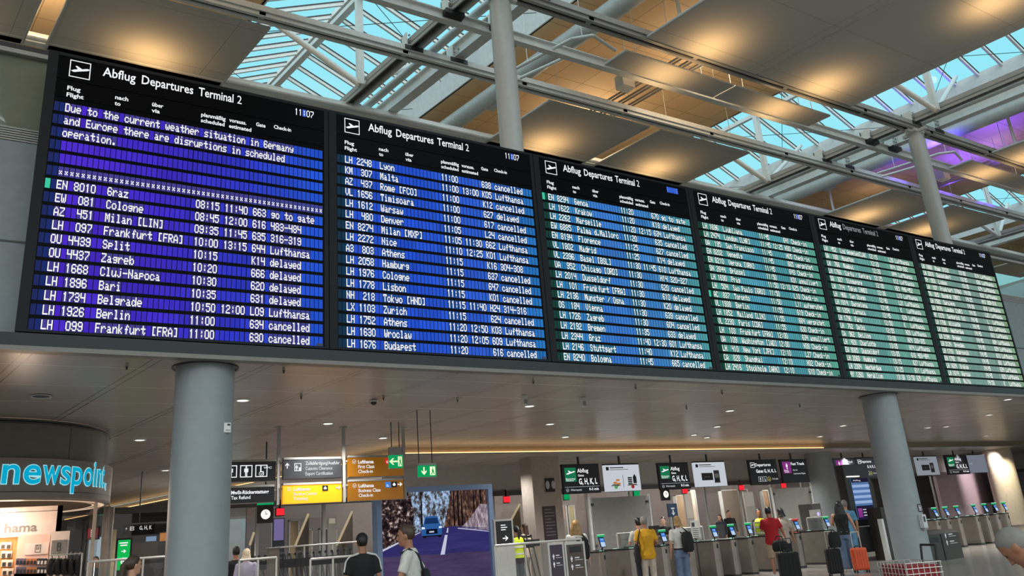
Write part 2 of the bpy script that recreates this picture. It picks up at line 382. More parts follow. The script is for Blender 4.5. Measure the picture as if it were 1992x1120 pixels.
# round poles carrying the roof
for x, lb in ((9.22, 'slim round white pole rising behind the second board'), (27.17, 'slim round white pole rising behind the sixth board')):
    t = thing('roof_pole', lb, 'pole', (x, 14.6, 0))
    b = MB(); b.lathe([(.28, 4.8), (.28, 14.4), (.2, 14.75)], (x, 14.6-.45, 0), 32); b.build('shaft', POLEM, t, 40)
    b = MB(); b.box(x-.3, x+.3, 13.95, 14.35, 14.72, 14.84); b.bar((x-.5, 14.15, 14.78), (x+.5, 14.15, 14.78), .14, .1); b.bar((x, 13.7, 14.78), (x, 14.6, 14.78), .14, .1); b.build('capital', STEEL_W, t)

# ------------------------------------------------------------------ skylights
bar_y = [-9+.86*i for i in range(48)]
for k in (-1, 0, 1, 2):
    o_ = PER*k; L, T, Rr = (8.2, 18.0), (12.0, 19.75), (15.8, 18.0)
    t = thing('skylight', {-1: 'glazed gable skylight beyond the left panels', 0: 'glazed gable skylight in clear view above the first two boards', 1: 'glazed gable skylight above the third and fourth boards', 2: 'glazed gable skylight at the far right under purple light'}[k], 'skylight', sk(12+o_, 14, 17))
    g = MB()
    for (a, za), (c, zc) in ((L, T), (T, Rr)):
        g.poly([sk(a+o_, -10, za), sk(c+o_, -10, zc), sk(c+o_, 32, zc), sk(a+o_, 32, za)])
    g.build('glass', SKYG, t)
    g = MB()
    for y in bar_y:
        for (a, za), (c, zc) in ((L, T), (T, Rr)):
            g.bar((a+o_-.18*y, y, za-.06), (c+o_-.18*y, y, zc-.06), .085, .14)
    g.build('glazing_bar', STEEL_W, t)
    g = MB()
    for y in bar_y:
        for (a, za), (c, zc) in ((L, T), (T, Rr)):
            g.bar((a+o_-.18*y, y, za+.02), (c+o_-.18*y, y, zc+.02), .14, .03)
    g.build('gasket', DARK, t)
    g = MB(); g.bar(sk(T[0]-.16+o_, -10, T[1]-.12), sk(T[0]-.16+o_, 32, T[1]-.12), .12, .2); g.bar(sk(T[0]+.16+o_, -10, T[1]-.12), sk(T[0]+.16+o_, 32, T[1]-.12), .12, .2)
    g.bar(sk(11.2+o_, 2, 18.3), sk(11.2+o_, 32, 18.3), .16, .16); g.build('ridge', STEEL_W, t)
    g = MB()
    for a in (L, Rr):
        g.prism([sk(a[0]+o_-.05, -10, 17.0), sk(a[0]+o_+.05, -10, 17.0), sk(a[0]+o_+.05, -10, 18.05), sk(a[0]+o_-.05, -10, 18.05)], (-.18*42, 42, 0))
    g.build('curb', mat('curb_white', '#c9ced0', .5), t)
    g = MB(); d = MB(); w_ = MB()
    for y in (6.3, 13.1, 19.9, 26.7):
        p = sk(11.2+o_, y, 15.1); q = sk(11.2+o_, y, 18.35)
        g = MB(); g.bar(p, q, .2, .2, up=(0, 1, 0)); g.build('post', STEEL_W, t)
        d = MB(); d.tube(p, sk(8.6+o_, y+1.5, 18.0), .1); d.build('brace', STEEL_W, t, 40); d = MB(); d.tube(p, sk(15.2+o_, y+.8, 18.0), .09); d.build('brace', STEEL_W, t, 40)
        w_.tube(sk(8.6+o_, y-3, 17.2), sk(15.4+o_, y+2, 17.4), .012, n=5); w_.tube(sk(15.4+o_, y-3, 17.2), sk(8.6+o_, y+2, 17.4), .012, n=5)
    w_.build('tension_wire', DARK, t)

# ------------------------------------------------------------------ hanging acoustic panels
EDGE = mat('panel_edge', '#b9bab6', .4)
ROWS = [('upper', 3.2, 13.95), ('narrow', 14.75, 15.56), ('lower', 17.98, 23.4)]
KB = {-2: 'beyond the left', -1: 'over the first board', 0: 'over the third board', 1: 'over the right-hand boards', 2: 'beyond the far right'}
for k in (-1, 0, 1, 2):
    for rn, y0, y1 in ROWS:
        for i, (a, c) in enumerate(((16.55, 20.98), (21.12, 25.75)) if rn != 'lower' else ((16.55, 20.76), (21.3, 25.75))):
            a += PER*k-PER*0; c += PER*k
            if rn != 'lower' and k == -1: continue
            cx = sk((a+c)/2, (y0+y1)/2, 14.85)
            nm = {'upper': 'large grey ceiling panel', 'narrow': 'narrow warm-lit ceiling panel', 'lower': 'grey ceiling panel behind the board tops'}[rn]
            t = thing('ceiling_panel', '%s %s, %s of its pair' % (nm, KB[k], ('left', 'right')[i]), 'ceiling panel', cx, 'hanging ceiling panels')
            b = MB(); b.hexa([sk(a, y0, 0)[:2], sk(c, y0, 0)[:2], sk(c, y1, 0)[:2], sk(a, y1, 0)[:2]], 14.86, 14.92); b.build('sheet', PANEL, t)
            b = MB(); b.tube(sk(a, y0, 14.88), sk(a, y1, 14.88), .05, n=8); b.tube(sk(c, y0, 14.88), sk(c, y1, 14.88), .04, n=8); b.tube(sk(a, y0, 14.88), sk(c, y0, 14.88), .035, n=8); b.tube(sk(a, y1, 14.88), sk(c, y1, 14.88), .035, n=8); b.build('edge_trim', EDGE, t, 40)
            b = MB()
            for uu in (a+.6, c-.6):
                for yy in (y0+.2, y1-.2): b.tube(sk(uu, yy, 14.92), sk(uu, yy, 17.0), .012, n=5)
            b.build('hanger_rod', STEEL_W, t)
# ducts and rods below the warm ceiling
for k in (-1, 0, 1):
    b = MB(); b.tube(sk(16.35+PER*k, 0, 16.3), sk(16.35+PER*k, 31.5, 16.3), .31, n=24)
    b.box(*(lambda p: (p.x+.05, p.x+.3, p.y-.25, p.y+.25, p.z-.34, p.z-.2))(sk(16.35+PER*k, 20.6, 16.3)))
    tag(b.build('air_duct', mat('duct_paint', '#aeb6b6', .35), loc=sk(16.35+PER*k, 15, 16), smooth=40), 'long round pale air duct %s' % KN[k], 'air duct')
    for j, (uu, yy) in enumerate(((17.15, 21.0), (17.3, 13.4), (18.2, 9.8))):
        t = thing('hanger_post', 'thin white ceiling tube %s, %s' % (KN[k], ('nearest the boards', 'beside the dark rail', 'nearest the viewer')[j]), 'tube', sk(uu+PER*k, yy, 14.9))
        b = MB(); b.tube(sk(uu+PER*k, yy, 14.9), sk(uu+PER*k, yy, 16.99), .055); b.build('tube', STEEL_W, t, 40)
        b = MB(); b.box(-.12, .12, -.12, .12, 2.06, 2.09); b.build('ceiling_plate', STEEL_W, t, local=True)
    t = thing('pipe_rack', 'thin service pipes and junction box between rails %s' % KN[k], 'pipework', sk(21+PER*k, 16.7, 15.4))
    b = MB()
    for j in range(6): b.tube(sk(19.0+PER*k+.22*j, 14.6, 15.5+.05*(j % 2)), sk(19.0+PER*k+.22*j, 22.5, 15.5+.05*(j % 2)), .035, n=8)
    b.build('pipe', STEEL_G, t, 40)
    b = MB(); p = sk(18.7+PER*k, 16.9, 15.45); b.box(p.x-.25, p.x+.25, p.y-.2, p.y+.2, 15.3, 15.75); b.build('junction_box', STEEL_W, t)
    t = thing('walkway_frame', 'angled white tube frame beside the narrow panels %s' % KN[k], 'frame', sk(15.6+PER*k, 16.4, 15))
    b = MB()
    z = 15.0; pts = [sk(14.7+PER*k, 16.7, z), sk(15.1+PER*k, 14.9, z), sk(15.9+PER*k, 14.6, z)]
    b.path([sk(14.5+PER*k, 17.3, z), sk(14.9+PER*k, 15.1, z), sk(15.3+PER*k, 14.7, z), sk(16.4+PER*k, 15.0, z)], .05); b.path([sk(15.0+PER*k, 17.4, z), sk(15.4+PER*k, 15.95, z)], .05)
    for p in pts[:2]: b.tube(p, p+Vector((0, 0, 1.99)), .012, n=5)
    b.build('frame_tube', STEEL_W, t, 40)

# ------------------------------------------------------------------ warm uplights on the panels, daylight helpers already in the sky
def uplight(u, y, en=130):
    light('SPOT', 'uplight', sk(u, y, 13.85), en*.62, WARM, sk(u, y-.1, 14.9), .1, 150, 1.0)
for k in (-1, 0, 1, 2):
    for uu in (18.5, 23.6):
        uplight(uu+PER*k, 20.5)
        if k >= 0:
            uplight(uu+PER*k, 13.55); uplight(uu+PER*k, 15.3, 110); uplight(uu+PER*k, 8.5)
for k in (-1, 0, 1):
    for yy in (8, 15.5, 21):
        light('POINT', 'roof_lamp', sk(21+PER*k, yy, 15.9), 150 if k < 1 else 22, (1, .78, .52), size=.5)
for x_, y_, en in ((31.2, 15.6, 420), (34.5, 14.6, 420), (36.2, 16.8, 480), (33.0, 18.4, 200)):
    light('SPOT', 'purple_lamp', (x_, y_, 15.25), en, (.13, .06, 1.0), (x_+.3, y_, 17), .2, 130, 1.0)
for x_ in (31.5, 35.0, 38.5):
    light('POINT', 'purple_lamp', (x_, 17.25, 15.35), 16, (.16, .06, 1.0), size=.1)

# ------------------------------------------------------------------ departure boards
FONT = {}
def _fd(s):
    for ln in s.strip().split('\n'):
        FONT[ln[0]] = [int(x, 16) for x in ln[2:].split()]
_fd('''A 7C 12 11 12 7C
B 7F 49 49 49 36
C 3E 41 41 41 22
D 7F 41 41 41 3E
E 7F 49 49 49 41
F 7F 09 09 09 01
G 3E 49 49 49 32
H 7F 08 08 08 7F
I 00 41 7F 41 00
J 20 40 41 3F 01
K 7F 08 14 22 41
L 7F 40 40 40 40
M 7F 02 1C 02 7F
N 7F 04 08 10 7F
O 3E 41 41 41 3E
P 7F 09 09 09 06
Q 3E 41 51 21 5E
R 7F 09 19 29 46
S 26 49 49 49 32
T 03 01 7F 01 03
U 3F 40 40 40 3F
V 1F 20 40 20 1F
W 3F 40 38 40 3F
X 63 14 08 14 63
Y 03 04 78 04 03
Z 61 51 49 45 43
a 20 54 54 78 40
b 7F 28 44 44 38
c 38 44 44 44 28
d 38 44 44 28 7F
e 38 54 54 54 18
f 00 08 7E 09 02
g 08 54 54 54 3C
h 7F 08 04 04 78
i 00 44 7D 40 00
j 20 40 40 3D 00
k 7F 10 28 44 00
l 00 41 7F 40 00
m 7C 04 78 04 78
n 7C 08 04 04 78
o 38 44 44 44 38
p 7C 14 14 14 08
q 08 14 14 18 7C
r 7C 08 04 04 08
s 48 54 54 54 24
t 04 04 3F 44 24
u 3C 40 40 20 7C
v 1C 20 40 20 1C
w 3C 40 30 40 3C
x 44 28 10 28 44
y 0C 50 50 50 3C
z 44 64 54 4C 44
\u00e4 20 55 54 79 40
\u00fc 3C 41 40 21 7C
0 3E 41 41 41 3E
1 00 02 7F 00 00
2 62 51 49 49 46
3 22 49 49 49 36
4 0F 08 08 08 7F
5 27 45 45 45 39
6 3E 49 49 49 32
7 01 61 11 09 07
8 36 49 49 49 36
9 26 49 49 49 3E
: 00 00 36 00 00
- 08 08 08 08 08
. 00 60 60 00 00
/ 20 10 08 04 02
* 00 28 10 28 00
[ 00 7F 41 41 00
] 00 41 41 7F 00''')
BOARDS = [
'''#Due to the current weather situation in Germany
#and Europe there are disruptions in scheduled
#operation.
#
#
#******************************************************
!EN|8010|Graz|08:15|11:40|G63|go to gate
EW|081|Cologne|08:45|12:00|G16|483-484
AZ|451|Milan [LIN]|09:35|11:45|G35|316-319
LH|097|Frankfurt [FRA]|10:00|13:15|G44|Lufthansa
OU|4439|Split|10:15||K14|delayed
OU|4437|Zagreb|10:20||G66|delayed
LH|1668|Cluj-Napoca|10:30||G20|delayed
LH|1896|Bari|10:35||G31|delayed
LH|1734|Belgrade|10:50|12:00|L09|Lufthansa
LH|1926|Berlin|11:00||G34|cancelled
LH|099|Frankfurt [FRA]|11:00||G30|cancelled''',
'''LH|2248|Lyon|11:00||G38|cancelled
KM|307|Malta|11:00|13:00|K05|Lufthansa
AZ|437|Rome [FCO]|11:00||K12|cancelled
VL|1656|Timisoara|11:00||G27|delayed
LH|1612|Warsaw|11:00||G17|cancelled
LH|480|Denver|11:05||L24|cancelled
EN|8274|Milan [MXP]|11:05|11:30|G62|Lufthansa
LH|2272|Nice|11:10|12:25|K01|Lufthansa
A3|803|Athens|11:15||K16|304-308
LH|2058|Hamburg|11:15||G37|cancelled
LH|1976|Cologne|11:15||G47|cancelled
LH|1778|Lisbon|11:15||K01|cancelled
NH|218|Tokyo [HND]|11:15|11:40|H24|314-316
LX|1103|Zurich|11:15||G24|cancelled
LH|1752|Athens|11:20|12:50|K03|Lufthansa
LH|1630|Wroclaw|11:20|12:05|G09|Lufthansa
LH|1676|Budapest|11:20||G16|cancelled''',
'''!EN|8294|Genoa|11:20||G70|go to gate
LH|1622|Krakow|11:20||K18|delayed
LH|2262|Marseille|11:20|12:15|G34|Lufthansa
EW|6885|Palma d.Mallorc|11:20||G35|cancelled
EN|8194|Florence|11:25||G27|cancelled
VL|1802|Madrid|11:25||K14|delayed
VL|2396|Basel [BSL]|11:30|11:45|G10|Lufthansa
UA|952|Chicago [ORD]|11:30||H14|320-327
LH|2014|Dusseldorf|11:30||G20|cancelled
LH|101|Frankfurt [FRA]|11:30||G10|delayed
LH|2136|Munster / Osna|11:30||K20|delayed
OS|184|Vienna|11:30||G39|cancelled
LH|1726|Zagreb|11:30||G04|cancelled
LH|2192|Bremen|11:35||G33|delayed
LH|2344|Graz|11:40|12:30|G01|Lufthansa
LH|2146|Stuttgart|11:40||K12|Lufthansa
EN|8240|Bologna|11:45||G65|cancelled''',
'''LH|1696|Ljubljana|11:45||G41|Check-in
LH|2474|London [LHR]|11:45|12:25|H30|Check-in
UA|195|San Francisco|11:45||H05|Check-in
EN|8202|Venedig|11:45||G65|versp\u00e4tet
EN|8210|Verona [VRN]|11:45||G43|Check-in
SN|2644|Br\u00fcssel|11:50||K01|annulliert
LH|1690|Prag|11:50|12:10|G25|Check-in
LH|504|Sao Paulo [GRU]|11:50||L10|Check-in
!AC|837|Toronto|11:50||L11|aufgerufen
VL|1938|Berlin|11:55||G19|Check-in
LH|1852|Mailand [LIN]|11:55||G64|versp\u00e4tet
VL|2230|Paris [CDG]|11:55||G30|Check-in
LH|103|Frankfurt [FRA]|12:00||G34|annulliert
UA|109|Washington [IAD]|12:00||H38|Check-in
LH|410|New York [JFK]|12:10||L27|Check-in
CA|828|Shanghai|12:10||H32|Check-in
LH|2416|Stockholm [ARN]|12:10||G10|Check-in''',
'''LH|452|Los Angeles[LAX|12:15||L26|Lufthansa
UA|160|Houston|12:20||H14|328-332
LH|766|Mumbai|12:20||H44|Lufthansa
LH|1766|Corfu / Kerkyra|12:25||K12|Lufthansa
SQ|327|Singapore|12:30||H21|446-452
LH|714|Tokyo [HND]|12:30||L13|Lufthansa
LH|466|San Diego|12:40||L21|Lufthansa
LH|1814|Barcelona|12:45||K|Lufthansa
4Y|1204|Larnaca|12:45||G29|Lufthansa
LH|1796|Faro|12:50||K|Lufthansa
LH|762|Delhi|12:55||H28|Lufthansa
CA|962|Beijing|13:00||H24|328-335
LH|428|Charlotte|13:05||H14|Lufthansa
EW|9085|Dusseldorf|13:05||G16|483-484
LH|2060|Hamburg|13:15||G27|Lufthansa
LH|2304|Amsterdam|13:25||G11|Lufthansa
4Y|1260|Heraklion|13:30|13:50|G20|Lufthansa''',
'''LH|1868|Rome [FCO]|13:30||K14|Lufthansa
LH|2016|Dusseldorf|13:35||G36|Lufthansa
TP|553|Lisbon|13:35||G74|Lufthansa
LH|107|Frankfurt [FRA]|14:00||G32|Lufthansa
TG|925|Bangkok [BKK]|14:25||H13|309-313
LH|1582|Sarajevo|14:30||G18|Lufthansa
LH|2476|London [LHR]|14:35||L22|Lufthansa
4Y|1272|Santorini Isl|14:40||L|Lufthansa
LH|1798|Alicante|14:45||G23|Lufthansa
LH|2306|Amsterdam|14:45||G12|Lufthansa
LH|2194|Bremen|14:45||G04|Lufthansa
LH|2124|Dresden|14:45||G24|Lufthansa
LH|1710|Dubrovnik|14:45||G13|Lufthansa
EN|1792|Vienna|14:45||G61|Lufthansa
LH|1624|Krakow|14:45||G24|Lufthansa
LH|1614|Warsaw|14:45||G23|Lufthansa
LH|1676|Malta|14:50||K|Lufthansa''']
def row_text(s):
    if s.startswith('#'): return s[1:].replace('x', 'x').ljust(54)[:54], False
    g = s.startswith('!'); f = s.lstrip('!').split('|')
    t = f[0].ljust(2)+' '+f[1].rjust(4)+'  '+f[2]
    t = t.ljust(26)[:26]+f[3].ljust(6)+f[4].ljust(6)+f[5].ljust(4)+f[6]
    return t.ljust(54)[:54], g
# colours the displays give off: left edge, a few stops across, cell behind a character
CELLS = [('#1b2e78', ['#4a2bc4', '#3f2cc0', '#2f38c0', '#2554cc'], '#46437e'), ('#0a3a56', ['#2c52c8', '#2450cc', '#2f5ccc', '#2a74bc'], '#27508c'),
         ('#0e4a40', ['#2f7fb0', '#3b78cc', '#3f80c0', '#4f9aa0'], '#2d6f80'), ('#0f4a38', ['#4f9c8c', '#4d98b0', '#4f9aa4', '#5aa08c'], '#4c8578'),
         ('#124c3c', ['#6ca694', '#66a09c', '#6ca698', '#74a890'], '#769e90'), ('#1a4a3c', ['#7fa690', '#79a096', '#7f9f96', '#86a888'], '#90aa9c')]
def mixc(a, b, t): return tuple(x+(y-x)*t for x, y in zip(a, b))
PLANE = [(.07, .40), (.13, .41), (.2, .46), (.40, .53), (.27, .70), (.35, .72), (.60, .58), (.83, .66), (.93, .65), (.95, .60), (.86, .54), (.42, .40), (.28, .34), (.18, .33)]
def frame_sq(mb, x0, x1, z0, z1, w, y, m=0):
    mb.box(x0, x1, y-.004, y, z0, z0+w, m); mb.box(x0, x1, y-.004, y, z1-w, z1, m); mb.box(x0, x0+w, y-.004, y, z0+w, z1-w, m); mb.box(x1-w, x1, y-.004, y, z0+w, z1-w, m)
ORD = ['first board from the left, blue-violet, opening with a weather message', 'second board from the left, bright blue rows starting with Lyon', 'third board from the left, blue rows starting with Genoa and a blank clock',
       'fourth board from the left, teal rows starting with Ljubljana', 'fifth board from the left, pale green rows and a half-dimmed title', 'sixth and last board at the right end, pale grey-green rows']
TITLE_D = emat('title_dim', '#8b8e92', 1.0)
BX0 = -.36; BW = 4.68; YB = 13.0
for bi in range(6):
    ox = BX0+BW*bi
    t = thing('departure_board', 'Flight departures %s' % ORD[bi], 'departure board', (ox+BW/2, 13.2, 4.9), 'row of departure boards')
    h = MB(); h.box(ox, ox+BW-.012, 13.01, 13.42, 4.9, 9.66)
    h.box(ox+.0, ox+.15, 12.985, 13.01, 4.9, 9.66); h.box(ox+4.585, ox+BW-.012, 12.985, 13.01, 4.9, 9.66); h.box(ox+.15, ox+4.585, 12.985, 13.01, 4.9, 4.94); h.box(ox+.15, ox+4.585, 12.985, 13.01, 9.6, 9.66)
    h.box(ox+4.44, ox+4.56, 12.98, 12.985, 4.945, 4.985, 1)
    h.build('housing', [HOUS, DARK], t, bevel=.006)
    h = MB(); h.box(ox+.151, ox+4.584, 13.0, 13.0085, 4.94, 8.84); h.build('display_back', INNER, t)
    h = MB(); h.box(ox+.151, ox+4.584, 12.994, 13.0085, 8.845, 9.165); h.box(ox+.151, ox+4.584, 12.992, 13.0085, 9.175, 9.6); h.build('header_panel', INNER, t)
    h = MB(); frame_sq(h, ox+.315, ox+.62, 9.24, 9.555, .014, 12.99)
    h.prism([(ox+.315+.305*x, 12.99, 9.235+.31*z) for x, z in PLANE], (0, -.004, 0)); h.build('plane_pictogram', WHITE_E, t)
    h = MB(); tm = 1 if bi == 4 else 0
    put_text(h, 'Abflug', ox+.80, ox+1.30, 9.38, .165, 12.988, 0, .014); h.build('title_lettering', [WHITE_E, TITLE_D], t); h = MB(); put_text(h, 'Departures', ox+1.395, ox+2.225, 9.38, .165, 12.988, tm, .014); h.build('title_lettering', [WHITE_E, TITLE_D], t); h = MB(); put_text(h, 'Terminal', ox+2.315, ox+2.91, 9.38, .165, 12.988, tm, .014)
    h.build('title_lettering', [WHITE_E, TITLE_D], t); h = MB(); put_text(h, '2', ox+2.975, ox+3.055, 9.38, .165, 12.988, tm, .0)
    h.build('title_lettering', [WHITE_E, TITLE_D], t)
    h = MB()
    for tx, x, z, w in (('Flug', .315, 8.99, .19), ('Flight', .315, 8.865, .245), ('nach', 1.015, 8.99, .2), ('to', 1.015, 8.875, .09), ('\u00fcber', 1.58, 8.99, .18), ('via', 1.58, 8.875, .13), ('planm\u00e4\u00dfig', 2.375, 8.98, .415), ('scheduled', 2.375, 8.865, .4),
                        ('vorauss.', 2.85, 8.98, .3), ('estimated', 2.85, 8.86, .39), ('Gate', 3.32, 9.0, .17), ('Check-in', 3.64, 9.02, .32)):
        h = MB(); put_text(h, tx, ox+x, ox+x+w, z, .072, 12.991, 0, .025); h.build('column_heading', WHITE_E, t)
    edge, stops, behind = CELLS[bi]; edge = lin(edge); stops = [lin(c) for c in stops]; behind = lin(behind)
    def cellcol(c, r, rnd):
        p = c/53*3; i = min(2, int(p)); base = mixc(stops[i], stops[i+1], p-i)
        q = rnd.random(); patch = .86+.28*random.Random(bi*977+r*31+c//6).random()
        return tuple(x*patch*(.95+.1*q) for x in base)
    PIT = .0787; white = (1.0, 1.0, .98)
    def glyph(mb, ch, x, zt, wd=.0787, ht=.15, y=12.9925):
        cols = FONT.get(ch)
        if not cols: return
        pw = wd/5.9; ph = ht/7
        for c_ in range(5):
            r_ = 0
            while r_ < 7:
                if cols[c_] >> r_ & 1:
                    e_ = r_
                    while e_ < 7 and cols[c_] >> e_ & 1: e_ += 1
                    xx = x+pw*(.45+c_)
                    mb.poly([(xx-.001, y, zt-ph*e_), (xx+pw*1.1, y, zt-ph*e_), (xx+pw*1.1, y, zt-ph*r_), (xx-.001, y, zt-ph*r_)], 0, white); r_ = e_
                else: r_ += 1
    for r, ln in enumerate(BOARDS[bi].split('\n')):
        tx, green = row_text(ln); rnd = random.Random(bi*100+r); zt = 8.742-.2272*r; h = MB()
        for c in range(-2, 54):
            x = ox+.312+PIT*c; z0, z1 = zt-.163, zt+.004
            if c < 0:
                col = mixc(edge, (.02, .02, .03), .25 if c == -1 else .5)
                if green and c == -2: col = lin('#3fc7a0')
            else:
                ch = tx[c]; col = cellcol(c, r, rnd)
                if ch != ' ': col = mixc(col, behind, .8)
            g_ = .006 if c not in (25, 31, 37, 41) else .010
            h.poly([(x+g_, 12.997, z0), (x+PIT-.004, 12.997, z0), (x+PIT-.004, 12.997, z1), (x+g_, 12.997, z1)], 0, col)
            if c >= 0 and tx[c] != ' ': glyph(h, tx[c], x, zt-.004)
        h.build('display_row', LCDM, t)
    h = MB()
    for c in range(5):
        x = ox+(4.02 if bi == 0 else 3.94)+.074*c
        col = lin('#0c1022') if (bi != 2 and c != 2) else lin('#3a62d8')
        if bi == 2: col = lin(['#3f6ce0', '#3a64d8', '#3560d0', '#3a66d8', '#4470e0'][c])
        h.poly([(x+.003, 12.9905, 9.395), (x+.07, 12.9905, 9.395), (x+.07, 12.9905, 9.545), (x+.003, 12.9905, 9.545)], 0, col)
        if bi != 2: glyph(h, '11:07'[c], x, 9.54, .074, .14, 12.9895)
    h.build('clock_display', LCDM, t)

# ------------------------------------------------------------------ big round columns
for x, lb in ((2.39, 'thick round white column below the first board'), (20.62, 'thick round white column below the fifth board, with notices')):
    t = thing('column', lb, 'column', (x, 13.62, 0))
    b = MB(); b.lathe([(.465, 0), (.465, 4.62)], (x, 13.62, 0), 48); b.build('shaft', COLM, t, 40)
    b = MB(); b.lathe([(.50, 4.60), (.53, 4.60), (.53, 4.62), (.50, 4.62)], (x, 13.62, 0), 48); b.build('collar', DARK, t, 40)
t = thing('wall_sensor', 'small white box with dark button on the left column', 'sensor', (0, 0, 0))
p = G(441, 832, 'Y', 13.27); t.location = p
b = MB(); b.box(-.06, .06, -.04, .05, -.08, .08); b.build('case', STEEL_W, t, local=True, bevel=.008); b = MB(); b.box(.0, .045, -.045, -.04, .03, .06); b.build('button', DARK, t, local=True); b = MB(); b.box(-.02, .045, -.043, -.04, -.055, -.03); b.build('label_strip', STEEL_G, t, local=True)
# ------------------------------------------------------------------ ceiling fittings
LED = [(272, 856), (638, 824), (1070, 825), (1420, 799), (1100, 850), (1375, 851), (1395, 830), (1640, 828), (1924, 807), (745, 852), (472, 779), (322, 915), (1350, 846), (1805, 832), (1030, 790), (1841, 830), (1960, 777), (1595, 849), (1919, 847)]
LNAME = ['left of the column near the shop', 'between the two left sign poles', 'below the second board', 'below the third board, nearest the boards', 'below the second board, further back', 'below the third board, near the light cove', 'below the third board, in the middle row', 'below the fourth board', 'near the right edge', 'beside the hanging green exit sign', 'just right of the left column', 'low down left of the left column', 'nearest the light cove under the third board', 'right of the right column', 'tilted, beside two white boxes', 'right of the right column, middle row', 'at the right edge nearest the boards', 'right end of the light cove', 'at the right edge near the cove']
for (px, py), nm in zip(LED, LNAME):
    p = G(px, py, 'Z', 4.6)
    t = thing('downlight', 'round ceiling downlight %s' % nm, 'downlight', (p.x, p.y, 4.6), 'ceiling downlights')
    b = MB(); b.lathe([(.11, -.004), (.14, -.012), (.15, 0), (.15, .02)], n=20); b.build('rim', STEEL_W, t, 40, local=True)
    b = MB(); b.lathe([(0.001, .0), (.11, .0)], n=20); b.build('lens', LAMP_E, t, local=True)
    if p.y < 26: light('SPOT', 'downlight_beam', (p.x, p.y, 4.55), 700, (1, .96, .91), (p.x, p.y, 0), .12, 130, .8)
for x in range(0, 46, 5):
    for y in (25.6, 31):
        light('SPOT', 'hall_fill', (x, y, 4.1), 330, (1, .96, .9), (x, y, 0), .12, 140, .8)  # unseen fill spots without fittings, added to brighten the lower hall
for i, (px, py) in enumerate([(247, 708), (552, 716), (746, 770), (1037, 738), (1236, 749), (1404, 760), (586, 768), (890, 774), (1335, 790), (1555, 786)]):
    p = G(px, py, 'Z', 4.6)
    t = thing('sprinkler', 'small dark ceiling sprinkler number %d from the left in the front row' % (i+1) if False else 'small dark sprinkler hanging from the pale soffit', 'sprinkler', (p.x, p.y, 4.61), 'soffit sprinklers')
    b = MB(); b.tube((0, 0, .01), (0, 0, -.05), .025, n=8); b.build('stem', STEEL_G, t, local=True); b = MB(); b.lathe([(.001, -.06), (.035, -.055), (.03, -.05)], n=10); b.tube((0, 0, -.06), (0, 0, -.1), .014, n=6); b.build('head', DARK, t, local=True)
p = G(748, 771, 'Z', 4.6)
t = thing('dome_camera', 'black dome camera on the soffit below the second board', 'camera', (p.x-.05, p.y+.5, 4.6)); b = MB(); b.lathe([(.09, 0), (.09, -.03), (.07, -.03)], n=16); b.build('base', STEEL_W, t, local=True); b = MB(); b.ell((0, 0, -.03), .07, .07, .07); b.build('dome', BLACK, t, 60, local=True)
for px, py, nm in ((1020, 778, 'left'), (1134, 782, 'right')):
    p = G(px, py, 'Z', 4.5); t = thing('ceiling_speaker', 'small white hanging box on the soffit, %s of the two' % nm, 'speaker', (p.x, p.y, 4.61)); b = MB(); b.box(-.06, .06, -.06, .06, -.22, 0); b.build('case', STEEL_W, t, local=True, bevel=.01); b = MB(); b.box(-.045, .045, -.065, -.06, -.2, -.1); b.build('grille', STEEL_G, t, local=True)
p = G(80, 771, 'Z', 4.6)
t = thing('ceiling_vent', 'dark half-open round vent in the soffit above the shop', 'vent', (p.x, p.y, 4.6)); b = MB(); b.lathe([(.14, -.003), (.17, -.008), (.17, .01)], n=20); b.build('rim', STEEL_W, t, local=True); b = MB(); b.lathe([(.001, -.002), (.14, -.002)], n=20); b.build('opening', DARK, t, local=True)

# ------------------------------------------------------------------ lower hall: security front, pillars
HEAD = mat('header_grey', '#b9b6b1', .5); WARMW = mat('inner_wall', '#8f8683', .6)
b = MB(); b.box(11.4, 60, 28.0, 28.3, 3.35, 4.36); struct('wall_far', b, HEAD)
b = MB(); b.box(-8, 60, 27.9, 28.05, 3.18, 3.36); struct('trim_7', b, mat('rail_grey', '#575553', .4))
b = MB()
for x in [-7+2.3*k for k in range(29)]: b.box(x+.03, x+2.27, 28.1, 28.12, .05, 3.2)
struct('window_2', b, glass('security_glass', (.80, .80, .79), .05))
b = MB()
for x in [-7+2.3*k for k in range(29)]: b.box(x-.05, x+.05, 28.05, 28.17, 0, 3.2)
struct('trim_8', b, STEEL_G)
b = MB(); b.box(8.5, 60, 37, 37.2, 0, 4.4); b.box(-14, 8.5, 52, 52.2, 0, 4.6); struct('wall_security', b, WARMW)
light('POINT', 'security_room_lamp', (6, 34, 1.6), 160, (1, .94, .88), size=.3)
for x in (15, 21, 27, 33, 40):
    light('POINT', 'security_room_lamp', (x, 32.5, 3.7), 430, (1, .94, .88), size=.3)
# lit slanted balustrades behind the glass
for i, (a, c, nm) in enumerate((((600, 999), (574, 1062), 'left'), ((685, 994), (655, 1060), 'right'), ((494, 1035), (486, 1060), 'far left'), ((1011, 980), (995, 1010), 'right of the video wall'))):
    p = G(*a, 'Y', 30); q = G(*c, 'Y', 30.0)
    t = thing('lit_balustrade', 'slanting lit handrail strip behind the security glass, the %s one' % nm, 'handrail', q)
    m = MB(); m.bar(p, q, .07, .07); m.build('light_strip', emat('balustrade_glow', '#f4dcb4', .75), t)
    m = MB(); m.prism([p+Vector((.05, .1, 0)), q+Vector((.05, .1, 0)), Vector((q.x+.05, q.y+.1, 0)), Vector((p.x+.05, p.y+.1, 0))], (0, .04, 0)); m.build('side_panel', mat('side_panel', '#8d8272', .5), t)
